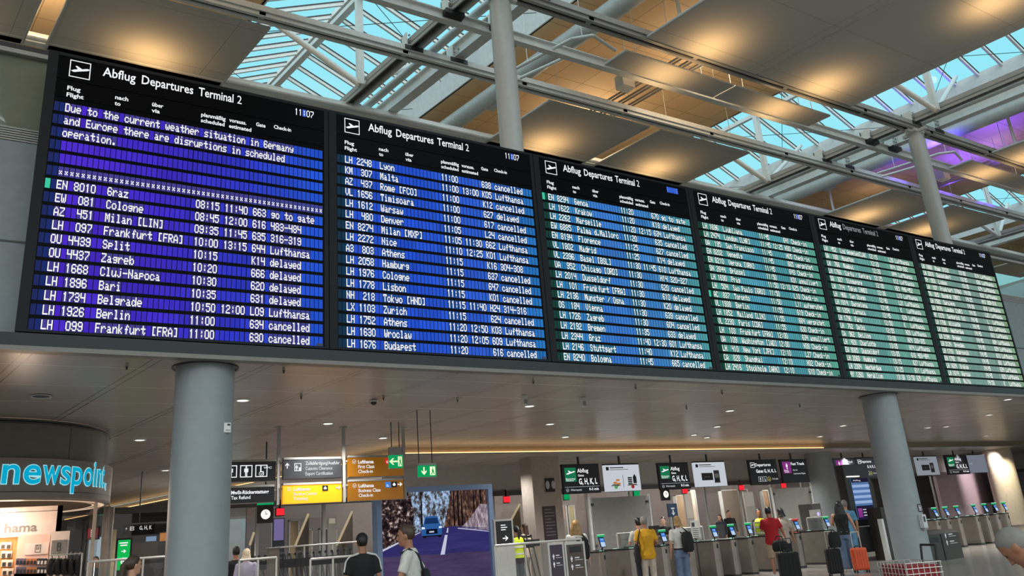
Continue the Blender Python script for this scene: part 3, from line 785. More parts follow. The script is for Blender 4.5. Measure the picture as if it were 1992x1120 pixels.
# cabinets and door frames in the security room
for a, c, col, nm in (((563, 1014), (578, 1065), '#b9a173', 'sand coloured tall cabinet'), ((532, 1016), (548, 1075), '#a58f86', 'pinkish narrow door panel'), ((622, 1030), (652, 1060), '#3c3833', 'dark counter screen with pale frame'), ((585, 1032), (604, 1066), '#cdbda6', 'pale open door frame'),
                      ((1085, 985), (1100, 1008), '#c9a79c', 'pink poster panel'), ((1104, 985), (1114, 1010), '#d8cf9a', 'pale yellow poster panel'), ((1160, 985), (1172, 1030), '#6a7078', 'blue grey door leaf'), ((1312, 965), (1335, 1010), '#c8a984', 'tan door leaf'), ((1340, 955), (1352, 1010), '#d9c9b6', 'bright narrow pillar poster'),
                      ((1400, 955), (1455, 985), '#7c6f62', 'brown scanner hood'), ((1480, 955), (1495, 985), '#b18a5e', 'wooden door')):
    p = G(*a, 'Y', 34); q = G(*c, 'Y', 34); z1, z0 = p.z, max(.02, q.z)
    t = thing('room_panel', '%s in the room behind the security glass' % nm, 'panel', ((p.x+q.x)/2, 34, 0))
    m = MB(); m.box(p.x, max(q.x, p.x+.3), 33.9, 34.1, 0, z1); m.build('leaf', mat('panel_'+nm.replace(' ', '_'), col, .6), t)
    m = MB(); m.box(p.x-.05, p.x, 33.86, 34.1, 0, z1+.05); m.box(max(q.x, p.x+.3), max(q.x, p.x+.3)+.05, 33.86, 34.1, 0, z1+.05); m.box(p.x-.05, max(q.x, p.x+.3)+.05, 33.86, 34.1, z1, z1+.05); m.build('frame', STEEL_W, t)
p, q = G(533, 1010, 'Y', 33.5), G(551, 1050, 'Y', 33.5)
t = thing('glowing_screen', 'violet glowing display behind the security glass, left of the lit handrails', 'screen', (p.x, 33.5, 0)); m = MB(); m.box(p.x, q.x, 33.45, 33.5, q.z, p.z); m.build('picture', emat('violet_glow', '#9b86c9', .8), t); m = MB(); m.box(p.x-.05, q.x+.05, 33.5, 33.56, 0, p.z+.05); m.build('case', DARK, t)
# pillars in the hall
t = thing('wall_pier', 'square pale pier with dark notices right of the video wall', 'pillar', (16.6, 25.4, 0))
m = MB(); m.box(15.95, 17.2, 25, 25.8, 0, 4.36); m.build('shaft', mat('pier_paint', '#a39a92', .55), t)
p, q = G(1055, 985, 'Y', 24.98), G(1085, 1050, 'Y', 24.98); m = MB(); m.box(p.x, q.x, 24.95, 25.0, q.z, p.z); m.build('dark_notice', mat('notice_dark', '#3a2f38', .4), t)
m = MB()
for k in range(9):
    z = p.z-.12-(p.z-q.z-.2)*k/9; m.box(p.x+.06, p.x+.06+(q.x-p.x)*(.75 if k % 3 else .5), 24.945, 24.95, z-.012, z+.012)
m.build('printed_lines', mat('notice_text', '#8b8188', .6), t)
p, q = G(1060, 930, 'Y', 24.98), G(1079, 956, 'Y', 24.98); m = MB(); m.box(p.x, q.x, 24.94, 25.0, q.z, p.z); m.build('pictogram_plate', BLACK, t)
m = MB(); c = (p+q)/2
for s in (-.1, .1): m.ell((c.x+s*1.3, 24.93, c.z), .09, .01, .15)
m.build('pictogram', mat('notice_mark', '#b9b9bd', .5), t)
for x, y, r, lb, w in ((32.9, 25.6, .62, 'round grey column between the sign rows, behind the kiosk', 0), (49.0, 25.6, .75, 'brightly lit round column at the right edge', 1)):
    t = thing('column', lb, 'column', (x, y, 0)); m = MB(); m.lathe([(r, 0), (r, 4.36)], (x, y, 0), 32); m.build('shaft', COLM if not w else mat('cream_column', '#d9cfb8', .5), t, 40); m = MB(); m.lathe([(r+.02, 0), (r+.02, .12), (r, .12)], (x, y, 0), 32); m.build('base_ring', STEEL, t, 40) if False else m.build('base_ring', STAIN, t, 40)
light('SPOT', 'column_wash', (47.6, 24.0, 4.2), 420, (1, .88, .66), (49.0, 25.6, 1.8), .1, 70)
# frosted screens behind the gates
for i, (x0, x1, y, z0, z1, nm) in enumerate(((15.45, 17.7, 20.8, .9, 2.55, 'left'), (25.0, 27.1, 21.8, 1.0, 2.6, 'right'))):
    t = thing('frosted_screen', 'large grey frosted glass screen on clamps behind the gates, the %s one' % nm, 'screen', ((x0+x1)/2, y, 0))
    m = MB(); m.box(x0, x1, y, y+.03, z0, z1); m.build('sheet', FROST, t)
    m = MB(); m.tube((x0-.1, y, 0), (x0-.1, y, z1+.05), .04); m.build('post', STEEL_W, t, 40)
    m = MB(); m.tube((x1+.1, y, 0), (x1+.1, y, z1+.05), .04); m.build('post', STEEL_W, t, 40)
    m = MB()
    for x in (x0-.06, x1-.04):
        for z in (z0+.2, z1-.2): m.box(x, x+.1, y-.03, y+.05, z-.04, z+.04)
    m.build('clamp', DARK, t)

# ------------------------------------------------------------------ signs
GREEN = emat('exit_green', '#0f9a5b', 1.0); RED_E = emat('red_light', '#ff2d3a', 1.0)
SBLK = mat('sign_black', '#0c0c0f', .3, emit='#0a0a0e', estr=.6); SDRK = mat('sign_dark_grey', '#2b2d31', .4, emit='#2b2d31', estr=.5)
YEL = mat('sign_yellow', '#e39a10', .4, emit='#e2950c', estr=.8); BRN = mat('sign_ochre', '#7d4f08', .4, emit='#7a4c08', estr=.7)
def rect_px(x0, y0, x1, y1, Y):
    a, c = G(x0, y0, 'Y', Y), G(x1, y1, 'Y', Y); d = G(x0, y1, 'Y', Y); e_ = G(x1, y0, 'Y', Y)
    return (a.x+d.x)/2, (c.x+e_.x)/2, (d.z+c.z)/2, (a.z+e_.z)/2
def arrow(m, cx, cz, s, y, ang=0, mi=0):
    pts = [(-.5, -.09), (.15, -.09), (-.1, -.36), (.1, -.36), (.5, 0), (.1, .36), (-.1, .36), (.15, .09), (-.5, .09)]
    ca, sa = math.cos(R(ang)), math.sin(R(ang)); P = [(cx+s*(x*ca-z*sa), y, cz+s*(x*sa+z*ca)) for x, z in pts]
    m.prism(P, (0, -.004, 0), mi)
def ringmark(m, cx, cz, r, y, mi=0):
    n = 20
    for k in range(n):
        a, c = 2*math.pi*k/n, 2*math.pi*(k+1)/n
        m.poly([(cx+r*math.cos(a), y, cz+r*math.sin(a)), (cx+r*math.cos(c), y, cz+r*math.sin(c)), (cx+.82*r*math.cos(c), y, cz+.82*r*math.sin(c)), (cx+.82*r*math.cos(a), y, cz+.82*r*math.sin(a))], mi)
    m.poly([(cx-.55*r, y, cz+.3*r), (cx-.05*r, y, cz-.12*r), (cx+.6*r, y, cz+.38*r), (cx+.15*r, y, cz-.42*r), (cx-.2*r, y, cz-.42*r)], mi)
def man(m, cx, z0, h, y, mi=0):
    m.ell((cx, y, z0+.9*h), .09*h, .004, .09*h, 10, mi, 5); m.box(cx-.12*h, cx+.12*h, y-.004, y, z0+.38*h, z0+.78*h, mi); m.box(cx-.1*h, cx-.02*h, y-.004, y, z0, z0+.4*h, mi); m.box(cx+.02*h, cx+.1*h, y-.004, y, z0, z0+.4*h, mi); m.box(cx-.2*h, cx-.14*h, y-.004, y, z0+.4*h, z0+.76*h, mi); m.box(cx+.14*h, cx+.2*h, y-.004, y, z0+.4*h, z0+.76*h, mi)
def chair_user(m, cx, z0, h, y, mi=0):
    m.ell((cx-.05*h, y, z0+.9*h), .08*h, .004, .08*h, 10, mi, 5); m.box(cx-.12*h, cx, y-.004, y, z0+.42*h, z0+.8*h, mi); m.box(cx-.12*h, cx+.22*h, y-.004, y, z0+.36*h, z0+.45*h, mi); m.box(cx+.16*h, cx+.24*h, y-.004, y, z0+.08*h, z0+.4*h, mi); ringmark(m, cx, z0+.22*h, .24*h, y-.004, mi)
YS = 19.8
gx = []
for px in (543, 670, 787.5):
    p = G(px, 830, 'Z', 4.6); gx.append(G(px, 900, 'Y', YS).x)
    i = len(gx); t = thing('sign_pole', 'grey square pole hanging from the soffit between hanging signs, %s of three' % ('leftmost', 'middle', 'rightmost')[i-1], 'pole', (gx[-1], YS+.06, 2.8))
    m = MB(); m.box(gx[-1]-.035, gx[-1]+.035, YS+.02, YS+.09, 2.72, 4.62); m.build('pole', STEEL_G, t); m = MB(); m.box(gx[-1]-.08, gx[-1]+.08, YS-.02, YS+.13, 4.6, 4.62); m.build('ceiling_plate', STEEL_G, t)
def board_sign(rect, body, label, draw, Y=YS, name='hanging_sign', depth=.12, cat='sign', group=None, frame=STEEL_G):
    x0, x1, z0, z1 = rect_px(*rect, Y)
    t = thing(name, label, cat, ((x0+x1)/2, Y, z0), group)
    m = MB(); m.box(x0, x1, Y-.03, Y+depth, z0, z1); m.build('sign_face', body, t)
    m = MB(); m.box(x0, x1, Y-.04, Y+depth+.01, z1, z1+.05); m.box(x0, x1, Y-.01, Y+depth+.01, z0-.012, z0); m.build('casing', frame, t)
    if Y == YS:
        k_ = MB(); lo = max([g+.036 for g in gx if g < x0+.1] or [x0]); hi = min([g-.036 for g in gx if g > x1-.1] or [x1]); k_.box(lo, hi, Y+.04, Y+.07, z1-.1, z1-.06); k_.build('mounting_bar', STEEL_G, t)
    m = MB(); mats = draw(m, x0, x1, z0, z1, Y-.034); m.build('lettering', mats, t); return t
def rows3(lines, xl, zt, cap, step, bold=.02):
    def f(m, x0, x1, z0, z1, y):
        for i, (tx, w) in enumerate(lines): put_text(m, tx, x0+xl*(x1-x0), x0+(xl+w)*(x1-x0), z1-(zt+step*i)*(z1-z0), cap*(z1-z0), y, 0, bold)
    return f
def s_wc(m, x0, x1, z0, z1, y):
    h = z1-z0; w = .62*h
    for i, fn in enumerate((man, man, chair_user)):
        cx = x1-.35-(2-i)*1.0*w*1.25; frame_sq(m, cx-w/2, cx+w/2, z0+.2*h, z0+.2*h+w, .02, y); fn(m, cx, z0+.25*h, w*.85, y)
    put_text(m, 'WC', x1-.3, x1-.1, z0+.62*h, .1*h, y); return WHITE_E
board_sign((420, 898, 536, 936), SBLK, 'black sign with person and wheelchair pictograms, upper sign beside the left column', s_wc)
def s_tax(m, x0, x1, z0, z1, y):
    h = z1-z0; put_text(m, 'MwSt-R\u00fcckerstattung', x0+.25*(x1-x0), x1-.1*(x1-x0), z0+.58*h, .22*h, y, 0, .03); put_text(m, 'Tax Refund', x0+.25*(x1-x0), x0+.58*(x1-x0), z0+.25*h, .22*h, y, 0, .012); return WHITE_E
board_sign((420, 948, 533, 978), SBLK, 'black Tax Refund sign, lower sign beside the left column', s_tax)
def s_cust(m, x0, x1, z0, z1, y):
    h = z1-z0; w = x1-x0; arrow(m, x0+.06*w, z0+.68*h, .3*h, y, 90); frame_sq(m, x0+.18*w, x0+.30*w, z0+.38*h, z0+.8*h, .02, y); man(m, x0+.22*w, z0+.42*h, .3*h, y); m.box(x0+.255*w, x0+.29*w, y-.004, y, z0+.42*h, z0+.58*h)
    for i, (tx, ww) in enumerate((('Zollabfertigung/Ausfuhr', .60), ('Customs Clearance', .47), ('Export Certification', .48))): put_text(m, tx, x0+.37*w, x0+(.37+ww)*w, z1-(.30+.27*i)*h, .17*h, y, 0, .02 if i == 0 else .008)
    return WHITE_E
board_sign((551, 893, 663, 930), SDRK, 'dark grey Customs Clearance sign with upward arrow, top of the middle pair', s_cust)
BLKM = mat('badge_black', '#0c0c0c', .5); REDM = mat('badge_red', '#d41826', .5, emit='#d41826', estr=.8); BLUM = mat('badge_blue', '#2f6fc4', .5, emit='#2f6fc4', estr=.8)
def s_air(l2, l3, badges, arr):
    def f(m, x0, x1, z0, z1, y):
        h = z1-z0; w = x1-x0; ringmark(m, x0+.1*w, z0+.78*h, .11*h, y)
        for i, (tx, ww) in enumerate((('Lufthansa', .28), l2, l3)): put_text(m, tx, x0+.17*w, x0+(.17+ww)*w, z1-(.32+.25*i)*h, .17*h, y, 0, .03 if i == 0 else .015)
        for i, c in enumerate(badges):
            bx = x0+(.66+.115*i)*w; m.box(bx, bx+.1*w, y-.003, y, z0+.62*h, z0+.92*h, c)
            if c == 1: m.poly([(bx+.02*w, y-.004, z0+.78*h), (bx+.05*w, y-.004, z0+.88*h), (bx+.08*w, y-.004, z0+.78*h), (bx+.07*w, y-.004, z0+.7*h), (bx+.03*w, y-.004, z0+.7*h)], 0)
            else: m.box(bx+.02*w, bx+.07*w, y-.004, y, z0+.68*h, z0+.71*h, 0); m.box(bx+.02*w, bx+.05*w, y-.004, y, z0+.75*h, z0+.78*h, 0)
        if arr: arrow(m, x0+.935*w, z0+.77*h, .28*h, y)
        return [WHITE_E, BLKM, REDM, BLUM]
    return f
board_sign((550, 942, 664, 978), YEL, 'bright yellow Service Center Ticketing sign, lower of the middle pair', s_air(('Service Center', .40), ('Ticketing', .24), [0, 1][1:2] if False else [1], True))
board_sign((677, 889, 784, 926), BRN, 'ochre First Class Check-in sign with a red badge, top right', s_air(('First Class', .29), ('Check-in', .26), [2], False))
board_sign((678, 935, 784, 972), BRN, 'ochre Business Class Check-in sign with arrow, bottom right', s_air(('Business Class', .40), ('Check-in', .26), [3, 1], True))
# green exit signs
YG = mat('exit_cream', '#e9f2c8', .5, emit='#e6f0c4', estr=.9)
def exit_draw(ang):
    def f(m, x0, x1, z0, z1, y):
        h = z1-z0; w = x1-x0; arrow(m, x0+.28*w, z0+.5*h, .7*h, y, ang); fx = x0+.62*w; m.box(fx, x0+.92*w, y-.002, y, z0+.12*h, z0+.88*h, 0)
        m.ell((fx+.16*w, y-.004, z0+.74*h), .03*w, .003, .07*h, 8, 1, 4)
        m.prism([(fx+.10*w, y-.003, z0+.62*h), (fx+.2*w, y-.003, z0+.66*h), (fx+.22*w, y-.003, z0+.42*h), (fx+.13*w, y-.003, z0+.4*h)], (0, -.002, 0), 1)
        m.prism([(fx+.13*w, y-.003, z0+.42*h), (fx+.2*w, y-.003, z0+.44*h), (fx+.09*w, y-.003, z0+.16*h), (fx+.04*w, y-.003, z0+.18*h)], (0, -.002, 0), 1)
        m.prism([(fx+.17*w, y-.003, z0+.43*h), (fx+.22*w, y-.003, z0+.42*h), (fx+.27*w, y-.003, z0+.2*h), (fx+.22*w, y-.003, z0+.18*h)], (0, -.002, 0), 1)
        return [YG, GREEN]
    return f
def exit_sign(rect, Y, ang, label, rods, ztop=4.62, box=0):
    t = board_sign(rect, GREEN, label, exit_draw(ang), Y, 'exit_sign', .06, 'exit sign')
    x0, x1, z0, z1 = rect_px(*rect, Y)
    if box: m = MB(); m.box(x0+.02, x1-.02, Y-.03, Y+.09, z1+.05, z1+.2); m.build('battery_box', STEEL_G, t)
    for px in rods:
        m = MB(); x = G(px, rect[1], 'Y', Y).x; m.tube((x, Y+.03, z1+.04), (x, Y+.03, ztop), .012, n=6); m.build('rod', DARK, t)
exit_sign((757, 885, 783, 910), 19.0, 180, 'green exit sign with left arrow hanging in front of the ochre signs', (763, 778), box=1)
exit_sign((814, 905, 848, 927), 17.2, -90, 'green exit sign with downward arrow hanging on two long rods', (816, 842))
exit_sign((189, 988, 215, 1001), 30, 180, 'small green exit sign far behind the shop corner', (193, 212), 4.62)
# clock and indicator boxes
def lightbox(px, py, Y, w, h, m_, label, tx='', grp=None):
    p = G(px, py, 'Y', Y); t = thing('lane_light', label, 'lane light', (p.x, Y, p.z), grp)
    b = MB(); b.box(-w/2, w/2, 0, .1, -h/2, h/2); b.build('lens', m_, t, local=True); b = MB(); b.box(-w/2-.03, w/2+.03, .1, .16, -h/2-.03, h/2+.03); b.box(-.03, .03, .1, .16, h/2, max(h/2, 3.4-p.z)); b.build('case', DARK, t, local=True)
    if tx: b = MB(); put_text(b, tx, -.04, .04, -.05, .1, -.005); b.build('lettering', WHITE_E, t, local=True)
for px, py, c, nm in ((546, 995, RED_E, 'left of the video wall near the round clock'), (987, 971, RED_E, 'right of the video wall'), (1334, 954, RED_E, 'under the white clock sign'), (1444, 948, RED_E, 'under the gap left of the Departures sign'), (1526, 944, RED_E, 'under the Fast Track sign'), (1104, 966, GREEN, 'below the first Abflug sign'), (1240, 959, GREEN, 'below the first white screen')):
    lightbox(px, py, 27.8, .24, .22, c, 'small %s lane light %s' % ('red' if c is RED_E else 'green', nm))
for px, py, Y, r, lb, hd in ((517, 1000, 22.5, .13, 'round lit clock in a black case with a green strip, beside the left signs', 1), (1296, 961, 25.1, .14, 'small round lit clock below the second Abflug sign', 0)):
    p = G(px, py, 'Y', Y); t = thing('clock', lb, 'clock', (p.x, Y, p.z)); b = MB(); b.box(-r-.08, r+.08, .02, .12, -r-.1, r+.12); b.build('case', BLACK, t, local=True)
    b = MB(); n = 24; b.poly([(r*math.cos(2*math.pi*k/n), .012, r*math.sin(2*math.pi*k/n)) for k in range(n)]); b.build('dial', emat('clock_dial', '#f4f2ea', 1.1), t, local=True)
    b = MB(); b.bar((0, .008, 0), (.0, .008, r*.6), .012, .006, up=(0, 1, 0)); b.bar((0, .008, 0), (r*.4, .008, r*.1), .014, .006, up=(0, 1, 0)); b.build('hands', DARK, t, local=True)
    if hd: b = MB(); b.box(-r-.08, r+.08, .0, .12, r+.12, r+.26); b.build('green_strip', GREEN, t, local=True); b = MB(); b.tube((0, .06, r+.26), (0, .06, 4.62-p.z), .02); b.build('rod', DARK, t, local=True)
    else: b = MB(); b.tube((0, .06, r+.12), (0, .06, G(1296, 951, 'Y', 25.2).z-p.z-.02), .02); b.build('rod', DARK, t, local=True)
# signs over the gates
def hung(t, x0, x1, z1, Y, top=4.36):
    b = MB(); c = (x0+x1)/2; b.box(c-.03, c+.03, Y+.06, Y+.12, z1+.04, top); b.build('rod', DARK, t)
PURP = mat('fast_purple', '#7d2a7e', .4, emit='#7a2a7c', estr=.8); BZ = emat('sign_dim_white', '#c9cdd2', .9); SCRW = emat('info_screen_white', '#c6ccd4', .95); SCRD = mat('screen_dark_mark', '#33363b', .5); GRD = emat('sign_green', '#1d7a50', .9)
BACK = mat('sign_back', '#4a4e58', .3, emit='#30343e', estr=.4)
def s_abflug(m, x0, x1, z0, z1, y):
    h = z1-z0; w = x1-x0; X = lambda a: x0+a*w; Z = lambda a: z0+a*h
    m.box(X(.06), X(.36), y-.003, y, Z(.42), Z(.92), 1); m.prism([(X(.07+.28*a), y-.004, Z(.56+.36*c)) for a, c in PLANE], (0, -.003, 0), 0)
    put_text(m, 'Economy', X(.08), X(.33), Z(.5), .05*h, y-.004, 0, .02); put_text(m, 'Check-in', X(.08), X(.28), Z(.44), .05*h, y-.004, 0, .02)
    put_text(m, 'Abflug', X(.40), X(.70), Z(.74), .14*h, y, 0, .012); put_text(m, 'Gates', X(.41), X(.57), Z(.60), .075*h, y); put_text(m, 'G, H, K, L', X(.42), X(.92), Z(.32), .2*h, y, 0, .025)
    m.box(X(.04), X(.96), y-.002, y, Z(.225), Z(.235), 2); put_text(m, 'Wartezeit', X(.18), X(.48), Z(.09), .07*h, y, 2); put_text(m, '0-3 min', X(.68), X(.94), Z(.09), .09*h, y, 0, .02); ringmark(m, X(.1), Z(.12), .06*h, y, 2)
    return [WHITE_E, GRD, BZ]
def s_info(kind):
    def f(m, x0, x1, z0, z1, y):
        h = z1-z0; w = x1-x0; X = lambda a: x0+a*w; Z = lambda a: z0+a*h
        m.box(X(.05), X(.13), y-.003, y, Z(.80), Z(.93)); m.box(X(.16), X(.55), y-.003, y, Z(.88), Z(.915)); m.box(X(.16), X(.68), y-.003, y, Z(.81), Z(.83), 1)
        if kind == 0:
            m.box(X(.50), X(.51), y-.003, y, Z(.12), Z(.6))
            for i, (a, c, mi) in enumerate(((.22, .28, 2), (.30, .38, 2), (.32, .24, 2), (.24, .16, 3))): m.box(X(a), X(a+.1), y-.003, y, Z(c), Z(c+.08), mi)
            m.prism([(X(.14), y-.003, Z(.2)), (X(.42), y-.003, Z(.2)), (X(.36), y-.003, Z(.27)), (X(.2), y-.003, Z(.27))], (0, -.001, 0), 4); m.ell((X(.28), y-.004, Z(.15)), .05*w, .002, .06*h, 12, 3, 5)
            for i in range(4): m.box(X(.64), X(.76), y-.003, y, Z(.24+.075*i), Z(.295+.075*i))
            m.prism([(X(.79), y-.003, Z(.28)), (X(.89), y-.003, Z(.28)), (X(.89), y-.003, Z(.52)), (X(.84), y-.003, Z(.64)), (X(.79), y-.003, Z(.52))], (0, -.001, 0)); m.prism([(X(.6), y-.003, Z(.2)), (X(.92), y-.003, Z(.2)), (X(.86), y-.003, Z(.26)), (X(.66), y-.003, Z(.26))], (0, -.001, 0), 4); m.ell((X(.76), y-.004, Z(.15)), .05*w, .002, .07*h, 12, 5, 5)
        else:
            m.box(X(.2), X(.56), y-.003, y, Z(.26), Z(.56)); m.box(X(.6), X(.78), y-.003, y, Z(.14), Z(.66), 6); m.box(X(.63), X(.75), y-.004, y, Z(.36), Z(.52), 7)
            for i in range(3): m.box(X(.30+.06*i), X(.33+.06*i), y-.004, y, Z(.38), Z(.41), 7)
            m.box(X(.63), X(.75), y-.004, y, Z(.2), Z(.3), 0)
        return [SCRD, mat('screen_grey_mark', '#7d8288', .5), mat('orange_mark', '#d98a4a', .5, emit='#d98a4a', estr=.5), mat('green_mark', '#5fae6a', .5, emit='#5fae6a', estr=.5), mat('tray_mark', '#a9a9a2', .5), mat('red_mark', '#b02a3a', .5, emit='#b02a3a', estr=.4), mat('phone_mark', '#575b62', .5), mat('pale_mark', '#c2c6c8', .5)]
    return f
def s_dep(m, x0, x1, z0, z1, y):
    h = z1-z0; w = x1-x0; X = lambda a: x0+a*w; Z = lambda a: z0+a*h
    frame_sq(m, X(.05), X(.20), Z(.72), Z(.93), .015, y); m.prism([(X(.05+.15*a), y-.004, Z(.72+.21*c)) for a, c in PLANE], (0, -.003, 0), 0)
    put_text(m, 'Departures', X(.22), X(.78), Z(.77), .12*h, y, 0, .015); put_text(m, 'Gates G, H, K, L', X(.22), X(.95), Z(.50), .13*h, y, 0, .02)
    frame_sq(m, X(.26), X(.40), Z(.12), Z(.33), .012, y, 1); man(m, X(.33), Z(.14), .17*h, y, 1); frame_sq(m, X(.42), X(.56), Z(.12), Z(.33), .012, y, 1); chair_user(m, X(.49), Z(.13), .17*h, y, 1); ringmark(m, X(.65), Z(.22), .1*h, y, 2); put_text(m, '3-6 min', X(.76), X(.97), Z(.18), .08*h, y, 1); return [WHITE_E, BZ, emat('sun_mark', '#c9c06a', .8)]
def s_fast(m, x0, x1, z0, z1, y):
    h = z1-z0; w = x1-x0; X = lambda a: x0+a*w; Z = lambda a: z0+a*h
    m.box(X(.06), X(.36), y-.003, y, Z(.42), Z(.94), 1); man(m, X(.21), Z(.6), .28*h, y-.004); put_text(m, 'Fast', X(.09), X(.24), Z(.52), .06*h, y-.004); put_text(m, 'Track', X(.09), X(.27), Z(.45), .06*h, y-.004)
    put_text(m, 'Fast Track', X(.38), X(.90), Z(.78), .12*h, y, 0, .015); put_text(m, 'Nur f\u00fcr', X(.42), X(.6), Z(.52), .07*h, y, 2); put_text(m, 'Authorised Flights', X(.42), X(.88), Z(.36), .07*h, y, 2); return [WHITE_E, PURP, BZ]
YG_ = 25.2
for rect, body, lb, dr in (((1094, 905, 1166, 959), SBLK, 'black Abflug Gates G, H, K, L screen, the left of two alike, beside the pier', s_abflug), ((1176, 904, 1244, 955), SCRW, 'white information screen with luggage drawings', s_info(0)), ((1281, 902, 1340, 951), SBLK, 'black Abflug Gates G, H, K, L screen, the right of two alike, round clock below', s_abflug), ((1351, 899, 1411, 946), SCRW, 'white information screen with phone and ticket drawings', s_info(1)),
                           ((1458, 896, 1512, 942), SBLK, 'black Departures Gates screen with small wheelchair symbols', s_dep), ((1520, 895, 1571, 938), SBLK, 'black Fast Track screen with purple square', s_fast)):
    t = board_sign(rect, body, lb, dr, YG_, 'gate_sign', .08, 'gate sign', frame=BLACK); x0, x1, z0, z1 = rect_px(*rect, YG_); hung(t, x0, x1, z1, YG_)
for rect, lb, dr, bd in (((1624, 893, 1664, 925), 'dim dark Fast Track screen behind the round grey column', s_fast, BACK), ((1668, 891, 1704, 929), 'reflecting grey Abflug screen above the dark kiosk', s_dep, BACK), ((1783, 888, 1824, 924), 'pale information screen partly behind the right column', s_info(1), emat('info_dim', '#8d939c', .9)), ((1841, 886, 1883, 922), 'dark Abflug screen right of the right column', s_abflug, SBLK), ((1883, 885, 1918, 919), 'grey blank information screen near the right edge', lambda m, x0, x1, z0, z1, y: (m.box(x0+.1, x0+.4, y-.002, y, z0+.5*(z1-z0), z0+.52*(z1-z0)), BZ)[1], emat('info_dim2', '#757b88', .9))):
    t = board_sign(rect, bd, lb, dr, YG_+.5, 'gate_sign', .08, 'gate sign', frame=BLACK); x0, x1, z0, z1 = rect_px(*rect, YG_+.5); hung(t, x0, x1, z1, YG_+.5)
# ------------------------------------------------------------------ video wall with the car picture
x0, x1 = 8.15, 11.42; z0, z1 = .12, 2.93; Y = 20.4
t = thing('video_wall', 'tall lit video wall showing a car on a forest road', 'screen', ((x0+x1)/2, Y, 0))
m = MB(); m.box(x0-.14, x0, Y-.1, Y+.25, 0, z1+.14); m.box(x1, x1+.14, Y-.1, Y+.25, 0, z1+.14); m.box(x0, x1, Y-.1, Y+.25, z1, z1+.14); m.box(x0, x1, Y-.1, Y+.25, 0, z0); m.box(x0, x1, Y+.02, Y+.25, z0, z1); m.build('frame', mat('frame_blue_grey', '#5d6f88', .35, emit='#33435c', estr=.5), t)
def scrmat(name, cols, scale, stretch=(1, 1, 1), kind='V'):
    mm = bpy.data.materials.new(name); mm.use_nodes = True; n = mm.node_tree.nodes; l = mm.node_tree.links; n.remove(n['Principled BSDF'])
    tc_ = n.new('ShaderNodeTexCoord'); mp = n.new('ShaderNodeMapping'); mp.inputs['Scale'].default_value = stretch; l.new(tc_.outputs['Object'], mp.inputs[0])
    q = n.new('ShaderNodeTexNoise'); q.inputs['Scale'].default_value = scale; q.inputs['Detail'].default_value = 6; q.inputs['Roughness'].default_value = .75; l.new(mp.outputs[0], q.inputs['Vector'])
    r = n.new('ShaderNodeValToRGB'); el = r.color_ramp.elements
    while len(el) > 1: el.remove(el[0])
    for i, (p_, c) in enumerate(cols):
        e_ = el[0] if i == 0 else el.new(p_); e_.position = p_; e_.color = lin(c)+(1,)
    l.new(q.outputs['Fac'], r.inputs[0]); e_ = n.new('ShaderNodeEmission'); e_.inputs['Strength'].default_value = .9; l.new(r.outputs[0], e_.inputs[0]); l.new(e_.outputs[0], n['Material Output'].inputs[0]); return mm
TREES = scrmat('picture_trees', [(.38, '#0e0b10'), (.5, '#2a2024'), (.56, '#5c4640'), (.62, '#c8b8b4'), (.72, '#f0f0f4')], 7, (1, 1, 1)); TREE2 = scrmat('picture_trees_right', [(.36, '#1a1214'), (.5, '#4a3430'), (.6, '#8a6a58'), (.72, '#d8c8c0')], 7, (1.5, 1, .6))
ROADM = scrmat('picture_road', [(.3, '#2b2a5e'), (.5, '#33306a'), (.7, '#413a78')], 1.2, (.4, 1, 5)); ROAD2 = scrmat('picture_road_near', [(.3, '#3a3052'), (.5, '#4a3c5e'), (.7, '#574a6a')], 1.2, (.4, 1, 5)); ROCK = scrmat('picture_rock', [(.3, '#4a3c48'), (.5, '#8d7c88'), (.65, '#d8ccd4')], 5, (2.5, 1, .7))
m = MB(); w = x1-x0; h = z1-z0
def Q(pts, mi, lay): m.poly([(x0+a*w, Y+.019-.0012*lay, z0+c*h) for a, c in pts], mi)
Q([(0, 0), (1, 0), (1, 1), (0, 1)], 0, 0)
Q([(.28, .62), (.70, .62), (.66, .85), (.64, 1), (.26, 1), (.30, .8)], 1, 1); Q([(.56, .62), (1, .60), (1, 1), (.66, 1), (.62, .85)], 2, 2)
for a in (.36, .665, .705, .74, .86, .93): Q([(a, .66), (a+.016, .66), (a+.013, 1), (a+.003, 1)], 7, 3)
Q([(.72, .63), (1.0, .60), (1, .85), (.93, .86), (.83, .73)], 3, 4)
Q([(0, .48), (.35, .63), (.66, .66), (1, .62), (1, .40), (0, .38)], 4, 4); Q([(0, 0), (1, 0), (1, .40), (0, .42)], 5, 5)
Q([(0, .485), (.35, .625), (.35, .618), (0, .465)], 6, 6); Q([(.575, .58), (.60, .58), (.565, .40), (.525, .40)], 6, 6); Q([(.60, .645), (.61, .645), (.605, .60), (.59, .60)], 6, 6); Q([(.7, .64), (1, .59), (1, .583), (.7, .632)], 6, 6)
Q([(0, .0), (.35, .02), (.9, .08), (1, .1), (1, 0)], 12, 6)
